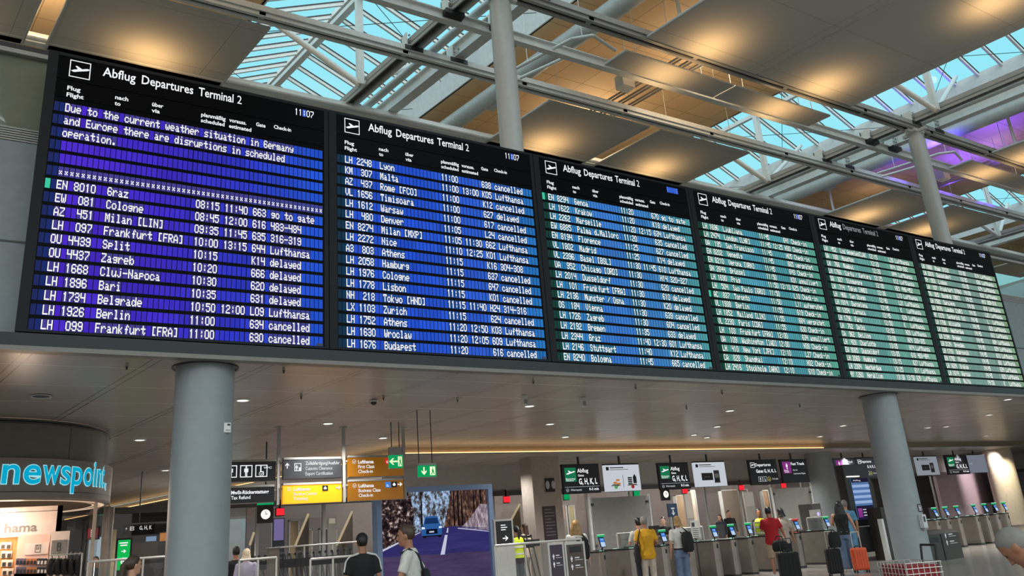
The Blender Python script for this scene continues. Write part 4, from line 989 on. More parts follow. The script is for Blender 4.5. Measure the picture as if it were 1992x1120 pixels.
# the car
Q([(.365, .575), (.545, .575), (.55, .59), (.365, .59)], 7, 7)
for a in (.375, .512): Q([(a, .565), (a+.028, .565), (a+.028, .625), (a, .625)], 7, 7)
Q([(.362, .585), (.545, .585), (.552, .655), (.535, .69), (.375, .69), (.358, .655)], 8, 8)
Q([(.378, .69), (.532, .69), (.515, .755), (.50, .765), (.41, .765), (.395, .755)], 8, 9); Q([(.390, .695), (.52, .695), (.507, .748), (.403, .748)], 9, 10)
Q([(.40, .60), (.51, .60), (.505, .645), (.405, .645)], 10, 10); Q([(.43, .612), (.475, .612), (.475, .626), (.43, .626)], 6, 11)
Q([(.362, .648), (.392, .648), (.39, .665), (.364, .667)], 11, 11); Q([(.52, .648), (.548, .650), (.547, .668), (.522, .665)], 11, 11)
m.build('picture', [TREES, scrmat('picture_sky_trees', [(.40, '#2a2a30'), (.47, '#57504c'), (.52, '#8aa0bc'), (.58, '#a9c8f0'), (.7, '#d8e6fa')], 5, (1.4, 1, .8)), TREE2, ROCK, ROADM, ROAD2, emat('picture_line', '#c9cce4', .9), emat('picture_black', '#120d12', .9), emat('picture_car_blue', '#2f5f9e', .9), emat('picture_glass', '#16335e', .9), emat('picture_grille', '#0c1220', .9), emat('picture_headlamp', '#e8f2ff', 1.0), emat('picture_pale_road', '#74708c', .9)], t)

# ------------------------------------------------------------------ round newsagent shop at the left
SC = (-.9, 21.25, 0)
t = thing('shop_pavilion', 'round newsagent pavilion with turquoise newspoint lettering', 'shop', SC)
m = MB(); m.lathe([(2.5, 3.8), (2.5, 4.53), (2.46, 4.53), (2.46, 4.61)], SC, 64); 
m.build('drum', mat('drum_grey', '#6d6f68', .4), t, 40)
m = MB()
for a in (-118, -86, -50, -18, 15): m.lathe([(2.503, 3.84), (2.503, 4.53)], SC, 1, 0, a, a+.35)
m.lathe([(2.515, 4.5), (2.53, 4.53), (2.515, 4.56)], SC, 64); m.build('seam', DARK, t)
m = MB(); m.lathe([(2.5, 3.83), (2.62, 3.8), (2.62, 3.02), (2.58, 2.98), (2.3, 2.98)], SC, 64); m.lathe([(2.3, 3.82), (2.5, 3.83)], SC, 64); m.build('sign_band', mat('band_taupe', '#8d867e', .45), t, 40)
m = MB(); m.lathe([(2.624, 3.13), (2.624, 3.145)], SC, 64); m.build('band_groove', DARK, t)
m = MB(); m.lathe([(2.25, 2.985), (2.5, 2.975)], SC, 48); m.build('soffit_light', emat('shop_soffit', '#ffd9b8', .8), t)
TURQ = emat('turquoise', '#08a4c8', 1.0); TEDGE = emat('turquoise_edge', '#a8e6f0', .9)
a0, a1 = -79.6, -27.0
def bend(txt, a0, a1, zb, cap, r, mats, name, bold, dep=.02, parent=t):
    me, xa, xb, ya, yb = textmesh(txt, bold, 1.0, 8); m = MB(); hh = cap/CAPH
    base = len(m.v)
    for p in me.polygons:
        f = []
        for i in p.vertices:
            v = me.vertices[i].co; a = R(a0+(a1-a0)*(v.x-xa)/(xb-xa)); f.append((SC[0]+r*math.cos(a), SC[1]+r*math.sin(a), zb+v.y*hh))
        m.poly(f)
    m.build(name, mats, parent)
word = 'newspoint'; lm = [(-79.8, -73.2), (-71.6, -64.6), (-63.8, -55.9), (-55.4, -50.6), (-49.8, -43.6), (-42.6, -36.6), (-35.6, -34.2), (-32.9, -28.6), (-28.0, -25.4)]
for ch, (aa, ab) in zip(word, lm):
    bend(ch, aa-.25, ab+.25, 3.30, .52, 2.632, TEDGE, 'letter_edge', .034); bend(ch, aa, ab, 3.30, .52, 2.642, TURQ, 'letter', .012)
bend('sg', -25.0, -22.2, 3.28, .16, 2.64, TEDGE, 'small_lettering', .02)
m = MB(); m.lathe([(2.42, 0), (2.42, 2.97)], SC, 40, 0, -27, 40); m.build('glass', glass('shop_glass', (.9, .9, .9), .05), t)
m = MB(); m.box(1.33, 1.4, 20.2, 20.28, 0, 2.98); m.build('mullion', mat('mullion_cream', '#b9ab9a', .5), t)
def pb(m, x0, y0, x1, y1, Y, d, mi=0, pad=0):
    a, b_, c, e_ = rect_px(x0, y0, x1, y1, Y); m.box(a-pad, b_+pad, Y, Y+d, c-pad, e_+pad, mi); return a, b_, c, e_
CREAM = mat('shop_white', '#f0dcd0', .5); PINK = mat('shop_panel', '#e9c3b4', .55); ORNG = mat('shop_orange_wall', '#e8a465', .6)
t = thing('shop_wall', 'white display wall with grey hama lettering inside the round shop', 'display wall', (-.6, 20.6, 0))
m = MB(); a, b_, c, e_ = rect_px(-40, 972, 121, 1036, 20.6); m.box(-2.8, b_, 20.6, 20.75, 2.35, 2.97); m.box(b_-.1, b_, 20.6, 20.75, 0, 2.97); m.build('fascia', CREAM, t)
m = MB(); m.box(-2.8, .75, 20.72, 20.8, 0, 2.35); m.build('back_panel', ORNG, t)
m = MB(); a, b_, c, e_ = rect_px(9, 1017, 73, 1034, 20.59); put_text(m, 'hama', a, b_, c, (e_-c)*.98, 20.595, 0, .03)
m.build('lettering', mat('hama_grey', '#85807c', .5), t)
m = MB(); m.box(-2.8, b_+.35, 20.59, 20.6, 2.86, 2.87); m.build('panel_joint', DARK, t)
t = thing('display_cabinet', 'white display cabinet with grey logo square below the hama wall', 'cabinet', (.35, 20.3, 0))
m = MB(); pb(m, 31, 1040, 94, 1125, 20.3, .25); m.box(-.1, .54, 20.3, 20.55, 0, 1.6); m.build('body', PINK, t)
m = MB(); pb(m, 49, 1056, 94, 1078, 20.27, .03); m.build('header_board', CREAM, t)
m = MB(); r_ = rect_px(68, 1059, 79, 1074, 20.262); frame_sq(m, r_[0], r_[1], r_[2], r_[3], .012, 20.262); put_text(m, 'Go', r_[0]+.02, r_[1]-.02, r_[2]+.06, .09, 20.262, 0, .02); m.build('logo', mat('logo_grey', '#77726d', .5), t)
t = thing('side_cabinet', 'grey display box beside the white cabinet in the shop', 'cabinet', (.8, 20.2, 0))
m = MB(); pb(m, 98, 1033, 134, 1082, 20.2, .3); a, b_, c, e_ = rect_px(98, 1033, 134, 1082, 20.2); m.box(a, b_, 20.2, 20.5, 0, c); m.build('body', CREAM, t)
m = MB(); pb(m, 100, 1050, 130, 1076, 20.17, .03); m.build('grey_board', mat('board_grey', '#8d857f', .5), t)
m = MB(); r_ = rect_px(111, 1055, 118, 1071, 20.165); frame_sq(m, r_[0], r_[1], r_[2], r_[3], .012, 20.165); put_text(m, 'Go', r_[0]+.015, r_[1]-.015, r_[2]+.07, .07, 20.165, 0, .02); m.build('logo', DARK, t)
# small packs on hooks
PK = [mat('pack_white', '#eee3d8', .5), mat('pack_orange', '#e58a4d', .5), mat('pack_black', '#2c2a2c', .5), mat('pack_violet', '#7d6a80', .5)]
def pack(px, py, Y, w, h, mi, label, grp):
    p = G(px, py, 'Y', Y); t = thing('hanging_pack', label, 'pack', (p.x, Y, p.z), grp); b = MB(); b.box(-w/2, w/2, 0, .03, -h/2, h/2); b.build('card', PK[mi], t, local=True)
    b = MB(); b.box(-w/3, w/3, -.03, 0, -h/2.4, h/8); b.build('blister', PK[2 if mi != 2 else 0], t, local=True); b = MB(); b.tube((0, .06, h/2-.02), (0, -.02, h/2-.02), .006, n=5); b.build('hook', STAIN, t, local=True)
for i in range(8):
    pack(6+11*(i % 2)+1*(i//2), 1061+17*(i//2), 20.66, .1, .14, 0, 'small white carded pack on the orange lit shelf wall', 'packs on the orange shelf wall')
for r in range(2):
    for c in range(9):
        pack(34+6.8*c, 1092+17*r, 20.2, .06, .13, (3, 3, 3, 1, 1, 1, 2, 2, 2)[c], 'narrow pack hanging in the rows under the grey logo square', 'packs below the logo cabinet')
t = thing('shelf_rail', 'white slatted rail holding the hanging packs', 'rail', (.3, 20.29, 0)); m = MB()
for py in (1086, 1103): a = G(31, py, 'Y', 20.275); b_ = G(94, py, 'Y', 20.275); m.bar(a, b_, .03, .03)
m.build('rail', CREAM, t)
PILW = mat('pillow_black', '#191516', .8, bump=.15)
t = thing('pillow_rack', 'chrome rack arm carrying black neck pillows', 'rack', G(125, 1077, 'Y', 19.9)); m = MB(); m.tube(G(96, 1080, 'Y', 19.9), G(162, 1076, 'Y', 19.9), .012); q = G(160, 1077, 'Y', 19.9); m.tube((q.x, 19.9, 0), q, .018); m.build('rod', STAIN2, t)
m = MB()
for k in range(7): q = G(100+9*k, 1080, 'Y', 19.9); m.path([q, q+Vector((0, 0, .05)), q+Vector((.03, 0, .07))], .006, 5)
m.build('hanger_hook', STAIN2, t)
for k in range(5):
    q = G(101+13.2*k, 1100, 'Y', 19.8+.05*k); t = thing('neck_pillow', 'rounded black neck pillow hanging on the chrome rack', 'neck pillow', q, 'neck pillows on the rack', R(62)); m = MB()
    pts = [Vector((math.sin(a)*.10, .0, -math.cos(a)*.15)) for a in [R(v) for v in range(-150, 151, 30)]]
    m.limb(pts, [.035, .05, .055, .058, .058, .058, .058, .058, .055, .05, .035], 10); m.build('cushion', PILW, t, 60, local=True); m = MB(); m.tube((0, 0, .13), (0, .02, .2), .008, n=6); m.build('loop', PILW, t, local=True)
light('POINT', 'shop_lamp', (-.3, 19.6, 2.75), 55, (1, .78, .62), size=.3); light('POINT', 'shop_shelf_lamp', (-.35, 20.2, 2.2), 14, (1, .66, .35), size=.1)
light('AREA', 'shop_ceiling_light', (-1, 20.6, 2.95), 60, (1, .85, .75), (-1, 20.6, 0), 1.6)

# ------------------------------------------------------------------ things in the far left background
def panel_thing(name, label, cat, rect, Y, m_, fr=None, d=.08, toground=True, draw=None):
    x0, x1, z0, z1 = rect_px(*rect, Y); t = thing(name, label, cat, ((x0+x1)/2, Y, 0)); m = MB(); m.box(x0, x1, Y-.01, Y, z0, z1); m.build('face', m_, t)
    m = MB(); m.box(x0-.05, x1+.05, Y, Y+d, (0 if toground else z0-.05), z1+.05); m.build('case', fr or DARK, t)
    if draw: m = MB(); mt = draw(m, x0, x1, z0, z1, Y-.014); m.build('lettering', mt, t)
    if not toground: m = MB(); m.tube(((x0+x1)/2, Y+.04, z1), ((x0+x1)/2, Y+.04, 4.62), .02, n=6); m.build('rod', DARK, t)
    return t
def d_green(m, x0, x1, z0, z1, y):
    w = x1-x0; h = z1-z0; put_text(m, 'Fast Boarding', x0+.15*w, x0+.85*w, z0+.86*h, .07*h, y); put_text(m, 'this way', x0+.2*w, x0+.7*w, z0+.75*h, .07*h, y) if False else None
    arrow(m, x0+.45*w, z0+.60*h, .3*w, y); m.box(x0+.1*w, x0+.9*w, y-.002, y, z0+.46*h, z0+.47*h); put_text(m, '6', x0+.3*w, x0+.6*w, z0+.2*h, .2*h, y, 0, .03); return WHITE_E
panel_thing('information_totem', 'bright green totem screen with arrow and number six, behind the rail', 'screen', (228, 1050, 252, 1108), 26, emat('totem_green', '#16b552', 1.0), BLACK, draw=lambda m, x0, x1, z0, z1, y: (m.box(x0+.12*(x1-x0), x0+.8*(x1-x0), y-.002, y, z0+.88*(z1-z0), z0+.92*(z1-z0)), m.box(x0+.2*(x1-x0), x0+.75*(x1-x0), y-.002, y, z0+.80*(z1-z0), z0+.84*(z1-z0)), arrow(m, (x0+x1)/2, z0+.62*(z1-z0), .4*(x1-x0), y), put_text(m, '6', x0+.3*(x1-x0), x0+.62*(x1-x0), z0+.2*(z1-z0), .2*(z1-z0), y, 0, .03), WHITE_E)[-1])
def d_gates(m, x0, x1, z0, z1, y):
    w = x1-x0; h = z1-z0; arrow(m, x0+.08*w, z0+.6*h, .3*h, y, 90); frame_sq(m, x0+.2*w, x0+.34*w, z0+.35*h, z0+.85*h, .02, y); m.prism([(x0+.2*w+.14*w*a, y-.003, z0+.35*h+.5*h*c) for a, c in PLANE], (0, -.002, 0)); put_text(m, 'G, H, K', x0+.52*w, x0+.95*w, z0+.4*h, .45*h, y, 0, .03); return WHITE_E
panel_thing('hanging_sign', 'black Gates sign far behind, left of the left column', 'sign', (241, 1021, 298, 1036), 29.5, SBLK, toground=False, draw=d_gates)
def d_red(m, x0, x1, z0, z1, y):
    for k in range(4): m.box(x0+.3*(x1-x0), x0+(.5+.1*(k % 2))*(x1-x0), y-.002, y, z0+(.15+.2*k)*(z1-z0), z0+(.25+.2*k)*(z1-z0))
    return WHITE_E
panel_thing('hanging_sign', 'small dark red sign beside the shop glass', 'sign', (170, 1027, 191, 1046), 27.6, mat('sign_red', '#8f1320', .5, emit='#7a1018', estr=.6), toground=False, draw=d_red)
panel_thing('lit_showcase', 'bright bluish showcase glowing behind the suited man', 'showcase', (172, 1045, 200, 1090), 33, emat('showcase_glow', '#c9dcec', .9), STEEL_G)
panel_thing('television', 'wide blue television on the bar behind the glass', 'television', (284, 1043, 304, 1053), 33, emat('tv_blue', '#8fb4dc', .9), BLACK)
panel_thing('lit_shelf', 'orange glowing shop shelf at the left column edge', 'shelf', (311, 1036, 324, 1052), 33, emat('shelf_glow', '#e8964a', .8), DARK)
panel_thing('bar_counter', 'brown bar counter front behind the glass near the left column', 'counter', (256, 1056, 306, 1092), 32.5, mat('bar_brown', '#4a3a30', .5), DARK)
t = thing('steel_post', 'round steel post between the suited man and the green totem', 'post', (2.3, 25, 0)); p = G(207, 1060, 'Y', 25); t.location = (p.x, 25, 0)
m = MB(); m.tube((0, 0, 0), (0, 0, 3.18), .14, n=20); m.build('shaft', STAIN, t, 40, local=True); m = MB(); m.lathe([(.2, 0), (.2, .03), (.14, .05)], n=20); m.build('base', STAIN, t, 40, local=True)
p = G(221, 1050, 'Y', 25.5); t = thing('slim_light_post', 'slim cream lit post just left of the green totem', 'post', (p.x, 25.5, 0)); m = MB(); m.box(-.06, .06, -.03, .03, 0, 2.6); m.build('shaft', mat('cream_post', '#d8c8a4', .5), t, local=True); m = MB(); m.box(-.12, .12, -.1, .1, 0, .02); m.build('foot', STAIN, t, local=True)

# ------------------------------------------------------------------ rails and trolleys on the left
def rail(label, a, c, Y, mid=True, top=None, posts=3):
    p, q = G(*a, 'Y', Y), G(*c, 'Y', Y); z = (p.z+q.z)/2 if top is None else top; t = thing('handrail', label, 'handrail', ((p.x+q.x)/2, Y, 0)); m = MB(); m.tube((p.x, Y, z), (q.x, Y, z), .025); m.build('top_rail', STAIN2, t, 40)
    for k in range(posts):
        x = p.x+(q.x-p.x)*k/(posts-1); m = MB(); m.tube((x, Y, 0), (x, Y, z), .022); m.build('post', STAIN2, t, 40)
    m = MB(); m.box(min(p.x, q.x)+.05, max(p.x, q.x)-.05, Y-.006, Y+.006, .12, z-.12); m.build('glass', GLASS, t)
rail('low steel and glass handrail beside the left column', (466, 1087), (538, 1086), 17.0); rail('steel and glass handrail behind the man in the black cap', (604, 1087), (690, 1081), 17.0)
rail('steel and glass handrail below the green totem, left of the column', (172, 1090), (330, 1084), 19.2, posts=4); rail('long steel handrail right of the video wall, leading to the gates', (962, 1060), (1130, 1049), 14.6, posts=4)
rail('thin steel rail in front of the lit handrails', (535, 1064), (700, 1054), 23.5, posts=4)
t = thing('rail_post', 'short brown metal post at the end of the trolley row', 'post', (0, 0, 0)); p = G(532, 1066, 'Y', 17.6); t.location = (p.x, 17.6, 0); m = MB(); m.box(-.11, .11, -.09, .09, 0, p.z); m.build('body', mat('bronze_post', '#5a5048', .4, .5), t, local=True, bevel=.01); m = MB(); m.box(-.13, .13, -.11, .11, p.z, p.z+.02); m.build('cap', STAIN, t, local=True)
TRK = mat('trolley_black', '#17191b', .4); TRG = mat('trolley_grey', '#5c6061', .35, .6)
def make_trolley():
    t = thing('luggage_trolley', 'dark nested luggage trolley in the long row behind the rails', 'luggage trolley', (0, 0, 0), 'nested luggage trolleys')
    m = MB(); m.path([(-.26, -.4, .25), (-.26, .1, .3), (-.26, .3, 1.5), (.26, .3, 1.5), (.26, .1, .3), (.26, -.4, .25)], .022, 8); m.path([(-.26, .24, 1.2), (.26, .24, 1.2)], .018); m.path([(-.26, -.4, .25), (.26, -.4, .25)], .02); m.build('frame', TRG, t, local=True)
    m = MB(); m.tube((-.3, .32, 1.53), (.3, .32, 1.53), .035); m.build('handle', TRK, t, local=True)
    m = MB(); m.box(-.25, .25, .05, .28, 1.22, 1.24); m.box(-.25, .25, .04, .06, 1.22, 1.42); m.box(-.26, -.24, .05, .28, 1.22, 1.42); m.box(.24, .26, .05, .28, 1.22, 1.42); m.build('basket', TRK, t, local=True)
    m = MB(); m.box(-.24, .24, .12, .2, .24, .27); m.build('deck', TRG, t, local=True)
    for x, y in ((-.24, .15), (.24, .15), (0, -.42)): m = MB(); m.tube((x-.02, y, .09), (x+.02, y, .09), .09, n=14); m.tube((x, y, .09), (x, y, .26), .015, n=6); m.build('wheel', TRK, t, local=True)
    return t
proto = make_trolley(); px = [(508+11.5*k, 1066-1.0*k*.62) for k in range(18)]
for k, (a, c) in enumerate(px):
    o = proto if k == 0 else copy_tree(proto); q = G(a, c, 'Y', 21.3); o.location = (q.x, 21.3, 0); o.rotation_euler = (0, 0, R(72)); o.scale = (1, 1, 1.02)
for k in range(5):
    o = copy_tree(proto); q = G(1010+9*k, 1036, 'Y', 21.6); o.location = (q.x, 21.6, 0); o.rotation_euler = (0, 0, R(75)); o['label'] = 'dark nested luggage trolley in the short row left of the pier'; o['group'] = 'luggage trolleys by the pier'
panel_thing('standing_sign', 'dark standing sign with white right arrow beside the video wall', 'sign', (965, 1013, 996, 1058), 19.4, SBLK, STEEL_G, draw=lambda m, x0, x1, z0, z1, y: (arrow(m, x0+.55*(x1-x0), z0+.25*(z1-z0), .35*(x1-x0), y), [m.box(x0+.3*(x1-x0), x0+(.6+.1*(k % 2))*(x1-x0), y-.002, y, z0+(.6+.1*k)*(z1-z0), z0+(.64+.1*k)*(z1-z0)) for k in range(3)], WHITE_E)[-1])
def d_lane(m, x0, x1, z0, z1, y):
    w = x1-x0; h = z1-z0
    for k in range(2): man(m, x0+.22*w, z0+(.62-.2*k)*h, .15*h, y); m.box(x0+.42*w, x0+.7*w, y-.002, y, z0+(.71-.2*k)*h, z0+(.735-.2*k)*h); m.box(x0+.42*w, x0+.9*w, y-.002, y, z0+(.66-.2*k)*h, z0+(.67-.2*k)*h)
    return BZ
panel_thing('queue_divider', 'purple lane panel with white person pictograms under the handrail end', 'panel', (1072, 1059, 1096, 1135), 14.2, mat('lane_purple', '#3a2c3e', .4), STAIN2, d=.25, draw=d_lane)
panel_thing('queue_divider', 'brown lane panel with white pictograms and a black slot', 'panel', (1105, 1058, 1137, 1135), 14.2, mat('lane_brown', '#4d4038', .4), STAIN2, d=.25, draw=lambda m, x0, x1, z0, z1, y: (d_lane(m, x0, x1, z0-.05, z1-.05, y), m.box(x0+.15*(x1-x0), x0+.85*(x1-x0), y-.002, y, z1-.16, z1-.04, 1), [BZ, BLACK])[-1])

# ------------------------------------------------------------------ boarding pass gates
SCR_B = emat('tablet_blue', '#3f7fd8', .95); SCR_L = emat('tablet_pale', '#bcd4f4', .95); RLED = emat('led_red', '#ff6a6a', 1.2); LEDW = emat('led_mint', '#b4f4dc', 1.3); LGRN = emat('cap_green', '#2fae6a', .9)
def make_gate(x, red=False, tab=True, ztab=1.43):
    t = thing('boarding_gate', 'x', 'boarding gate', (x, 17.2, 0), 'boarding pass gates')
    m = MB(); q = [(-.15, .1), (-.12, .02), (0, -.02), (.12, .02), (.15, .1), (.15, 1.6), (-.15, 1.6)]; m.hexa(q, .05, 1.0); m.build('cabinet', STAIN, t, 30, local=True)
    m = MB(); m.hexa([(a*1.02, b_) for a, b_ in q], 0, .06); m.build('plinth', DARK, t, local=True)
    m = MB(); m.hexa([(a*1.06, b_) for a, b_ in q], 1.0, 1.035); m.build('top_cover', BLACK, t, local=True)
    m = MB(); m.box(-.05, .05, .05, .13, 1.036, 1.045); m.box(-.05, .05, .75, .83, 1.036, 1.045); m.build('led_strip', RLED if red else LEDW, t, local=True)
    m = MB(); m.box(-.025, .025, -.025, -.015, .82, .93); m.build('scanner_slot', BLACK, t, local=True)
    m = MB(); m.box(.155, .50, .78, .80, .25, 1.45); m.build('glass_flap', GLASS, t, local=True)
    if tab:
        m = MB(); m.tube((0, .06, 1.03), (0, .02, 1.2), .02); m.build('tablet_stem', BLACK, t, local=True)
        m = MB(); s = Vector((0, .09, .26)); p0 = Vector((-.085, -.03, 1.12)); m.prism([p0, p0+Vector((.17, 0, 0)), p0+Vector((.17, 0, 0))+s, p0+s], (0, .03, 0)); h = m.build('tablet', BLACK, t, local=True)
        e_ = Vector((0, -.003, 0)); w_ = Vector((.14, 0, 0)); b0 = p0+Vector((.015, 0, 0))+e_
        m = MB(); m.poly([b0+s*.07, b0+w_+s*.07, b0+w_+s*.5, b0+s*.5], 1); m.poly([b0+s*.5, b0+w_+s*.5, b0+w_+s*.9, b0+s*.9], 0)
        for k in range(3): c_ = b0+Vector((.035+.03*k, -.001, 0))+s*.7; m.poly([c_, c_+Vector((.018, 0, 0)), c_+Vector((.018, 0, 0))+s*.1, c_+s*.1], 1)
        m.build('tablet_screen', [SCR_B, SCR_L], h, local=True)
        m = MB(); c_ = p0+s; m.box(-.09, .09, c_.y-.05, c_.y+.05, c_.z, c_.z+.05); m.build('status_cap', LGRN if not red else mat('cap_red', '#8f2020', .5, emit='#8f2020', estr=.6), t, local=True)
        m = MB(); m.box(-.085, .085, c_.y-.052, c_.y+.045, c_.z+.05, c_.z+.062); m.build('status_light', RLED if red else LEDW, t, local=True)
    return t
GP = [(1170, 1), (1228, 0), (1290, 1), (1340, 0), (1390, 1), (1425, 1), (1459, 1), (1508, 0), (1553, 1), (1613, 1), (1829, 1), (1851, 1), (1873, 1), (1908, 1), (1929, 1), (1949, 1), (1968, 1)]
GL = ['leftmost boarding gate, beside the brown lane panel, tablet lit blue', 'boarding gate without tablet in front of the person in white shirt', 'boarding gate at the yellow-shirted person', 'boarding gate hidden behind the person in jeans and white tee', 'first of three blue tablets left of the red shirt', 'second of three blue tablets left of the red shirt', 'third blue tablet, touching the red shirt', 'boarding gate behind the person in the red shirt', 'boarding gate with red status light right of the red shirt', 'boarding gate beside the long-haired person',
      'first boarding gate right of the right column', 'second boarding gate right of the right column', 'third boarding gate right of the right column', 'fourth boarding gate right of the right column', 'fifth boarding gate right of the right column', 'sixth boarding gate right of the right column', 'last boarding gate at the right edge']
gates = [make_gate(G(px_, 1030, 'Y', 17.2).x, red=(i == 8), tab=bool(tb)) for i, (px_, tb) in enumerate(GP)]
for g_, l_ in zip(gates, GL): g_['label'] = l_ if 'tablet' in l_ or 'gate' in l_ else l_
for a in ((1200, 1262), (1312, 1368), (1470, 1545), (1575, 1605)):
    xa, xb = G(a[0], 1040, 'Y', 18.9).x, G(a[1], 1040, 'Y', 18.9).x
    t = thing('glass_barrier', 'clear glass barrier behind the gates, %s' % {1200: 'below the left frosted screen', 1312: 'left of the three tablets', 1470: 'behind the red shirt', 1575: 'left of the kiosk'}[a[0]], 'barrier', ((xa+xb)/2, 18.9, 0)); m = MB(); m.box(xa, xb, 18.88, 18.9, .1, 1.4); m.build('glass', glass('barrier_glass', (.8, .84, .83), .15), t); m = MB(); m.tube((xa, 18.9, 1.42), (xb, 18.9, 1.42), .025); m.build('top_rail', STAIN2, t, 40)
    for x in (xa, xb): m = MB(); m.tube((x, 18.9, 0), (x, 18.9, 1.42), .025); m.build('post', STAIN2, t, 40)
p = G(1352, 1045, 'Y', 16.6); t = thing('paper_notice', 'white printed notice on a thin stand right of the white tee', 'notice', (p.x, 16.6, 0)); x0, x1, z0, z1 = rect_px(1344, 1012, 1360, 1046, 16.6); m = MB(); m.box(x0, x1, 16.59, 16.6, z0, z1); m.build('sheet', mat('paper', '#d9d4cc', .6), t); m = MB(); m.tube(((x0+x1)/2, 16.62, 0), ((x0+x1)/2, 16.62, z0+.05), .015); m.box((x0+x1)/2-.15, (x0+x1)/2+.15, 16.5, 16.75, 0, .02); m.build('stand', BLACK, t)
m = MB(); m.box(x0+.04, x0+.14, 16.585, 16.59, z1-.16, z1-.05)
for k in range(7): m.box(x0+.04, x1-.04, 16.585, 16.59, z1-.22-.05*k, z1-.205-.05*k)
m.build('print', SCRD, t)
p = G(1280, 1003, 'Y', 22); t = thing('standing_sign', 'tall dark blue standing sign behind the staff member', 'sign', (p.x, 23, 0)); x0, x1, z0, z1 = rect_px(1300, 979, 1318, 1005, 23); m = MB(); m.box(x0, x1, 23, 23.06, z0, z1); m.box((x0+x1)/2-.04, (x0+x1)/2+.04, 23.02, 23.05, 0, z0); m.build('panel', mat('sign_navy', '#0f1c2c', .4, emit='#0f1c2c', estr=.5), t); m = MB(); m.box(x0+.15, x1-.15, 22.99, 23, z1-.2, z1-.15); m.box(x0+.2, x1-.2, 22.99, 23, z1-.3, z1-.26); arrow(m, (x0+x1)/2, z0+.15, .2, 22.995, -90); m.build('lettering', BZ, t)
p = G(1275, 1040, 'Y', 18.4); t = thing('service_desk', 'dark monitor desk in front of the staff member', 'desk', (p.x, 19.6, 0)); x0, x1, z0, z1 = rect_px(1264, 1022, 1284, 1040, 19.6); m = MB(); m.box(x0, x1, 19.6, 19.64, z0, z1); m.build('monitor', BLACK, t); m = MB(); m.box(x0-.3, x1+.6, 19.55, 20.1, z0-.08, z0-.03); m.box(x0-.25, x1+.55, 19.7, 20.0, 0, z0-.08); m.build('counter', STAIN, t)
# kiosk
t = thing('information_kiosk', 'tall dark kiosk with blue departure screen left of the right column', 'kiosk', (23.5, 17, 0))
lean = 0; m = MB(); m.box(22.85, 24.15, 16.9, 17.2, 1.05, 3.0); m.build('housing', mat('kiosk_black', '#1c1b1c', .35), t, bevel=.01)
m = MB(); m.box(22.95, 24.2, 16.85, 17.25, .25, 1.02); m.build('pedestal', mat('kiosk_grey', '#3c3b3c', .4), t, bevel=.01); m = MB(); m.box(22.85, 24.5, 16.7, 17.4, 0, .1); m.build('base', STAIN, t)
m = MB(); m.box(23.12, 24.0, 16.885, 16.9, 1.25, 2.55); m.build('screen', emat('kiosk_screen', '#5a7fb4', .8), t)
m = MB()
for k in range(4): m.box(23.12, 24.0, 16.88, 16.885, 1.75+.17*k, 1.75+.085+.17*k, 0)
m.box(23.12, 24.0, 16.88, 16.885, 1.25, 1.68, 1); m.box(23.12, 24.0, 16.88, 16.885, 2.42, 2.55, 1); m.box(23.17, 23.38, 16.876, 16.88, 1.32, 1.6, 2)
for k in range(3): m.box(23.43, 23.8, 16.876, 16.88, 1.36+.09*k, 1.39+.09*k, 3)
put_text(m, 'Abflug', 23.2, 23.6, 2.46, .05, 16.876, 3); m.build('screen_content', [emat('kiosk_rows', '#9fb9e4', .85), emat('kiosk_dark', '#24203a', .8), PURP, BZ], t)
m = MB(); m.box(22.95, 23.6, 16.88, 16.9, 2.60, 2.63); m.build('lamp', LAMP_E, t)
t = thing('ticket_counter', 'grey counter with printers beside the kiosk, behind the right column', 'counter', (25.6, 18.5, 0)); m = MB(); m.box(24.7, 27.0, 18.3, 19.0, 0, 1.05); m.build('body', STAIN, t); m = MB(); m.box(24.7, 26.9, 18.25, 19.0, 1.05, 1.09); m.build('worktop', DARK, t); m = MB(); m.box(25.0, 25.4, 18.4, 18.7, 1.09, 1.4); m.build('printer', STEEL_G, t)
m = MB(); m.box(25.7, 26.4, 18.4, 18.8, 1.09, 1.33); m.build('tray', STEEL_W, t)
# notices, dispenser on the right column
def on_col(px, py, w, h, name, label, cat, mt, d=.03, txt=None):
    p = G(px, py, 'Y', 13.24); a = math.atan2(p.x-20.62, -(p.y-13.62)); a = max(-1.0, min(1.1, a*0+ (p.x-20.62)/.465 if abs(p.x-20.62) < .46 else math.copysign(1.1, p.x-20.62)))
    a = math.asin(max(-.95, min(.95, (p.x-20.62)/.465))) if abs(p.x-20.62) < .45 else math.copysign(1.15, p.x-20.62)
    t = thing(name, label, cat, (20.62+.468*math.sin(a), 13.62-.468*math.cos(a), p.z), None, a); m = MB(); m.box(-w/2, w/2, -d, .0, -h/2, h/2); m.build('body', mt, t, local=True, bevel=min(.006, d/3)); return t
t = on_col(1786, 1014, .16, .34, 'soap_dispenser', 'white disinfectant dispenser on the right column', 'dispenser', mat('dispenser_white', '#c9cdd0', .4), .12)
m = MB(); m.box(-.05, .02, -.125, -.12, -.02, .12); m.build('window', SCRD, t, local=True); m = MB(); m.box(-.05, .05, -.13, -.02, -.2, -.175); m.build('nozzle', STEEL_G, t, local=True)
def pic(t, dd):
    m = MB(); frame_sq(m, -.07, .07, -.07, .07, .008, -dd); man(m, 0, -.055, .11, -dd); m.build('pictogram', BZ, t, local=True)
pic(on_col(1783, 988, .17, .2, 'small_sign', 'small black pictogram sign above the dispenser', 'sign', BLACK, .012), .014)
t = on_col(1800, 1004, .1, .42, 'small_sign', 'narrow black upright sign right of the dispenser', 'sign', BLACK, .012); m = MB()
for k in range(3): m.box(-.03, .03, -.016, -.013, -.15+.12*k, -.07+.12*k)
m.build('pictogram', BZ, t, local=True)
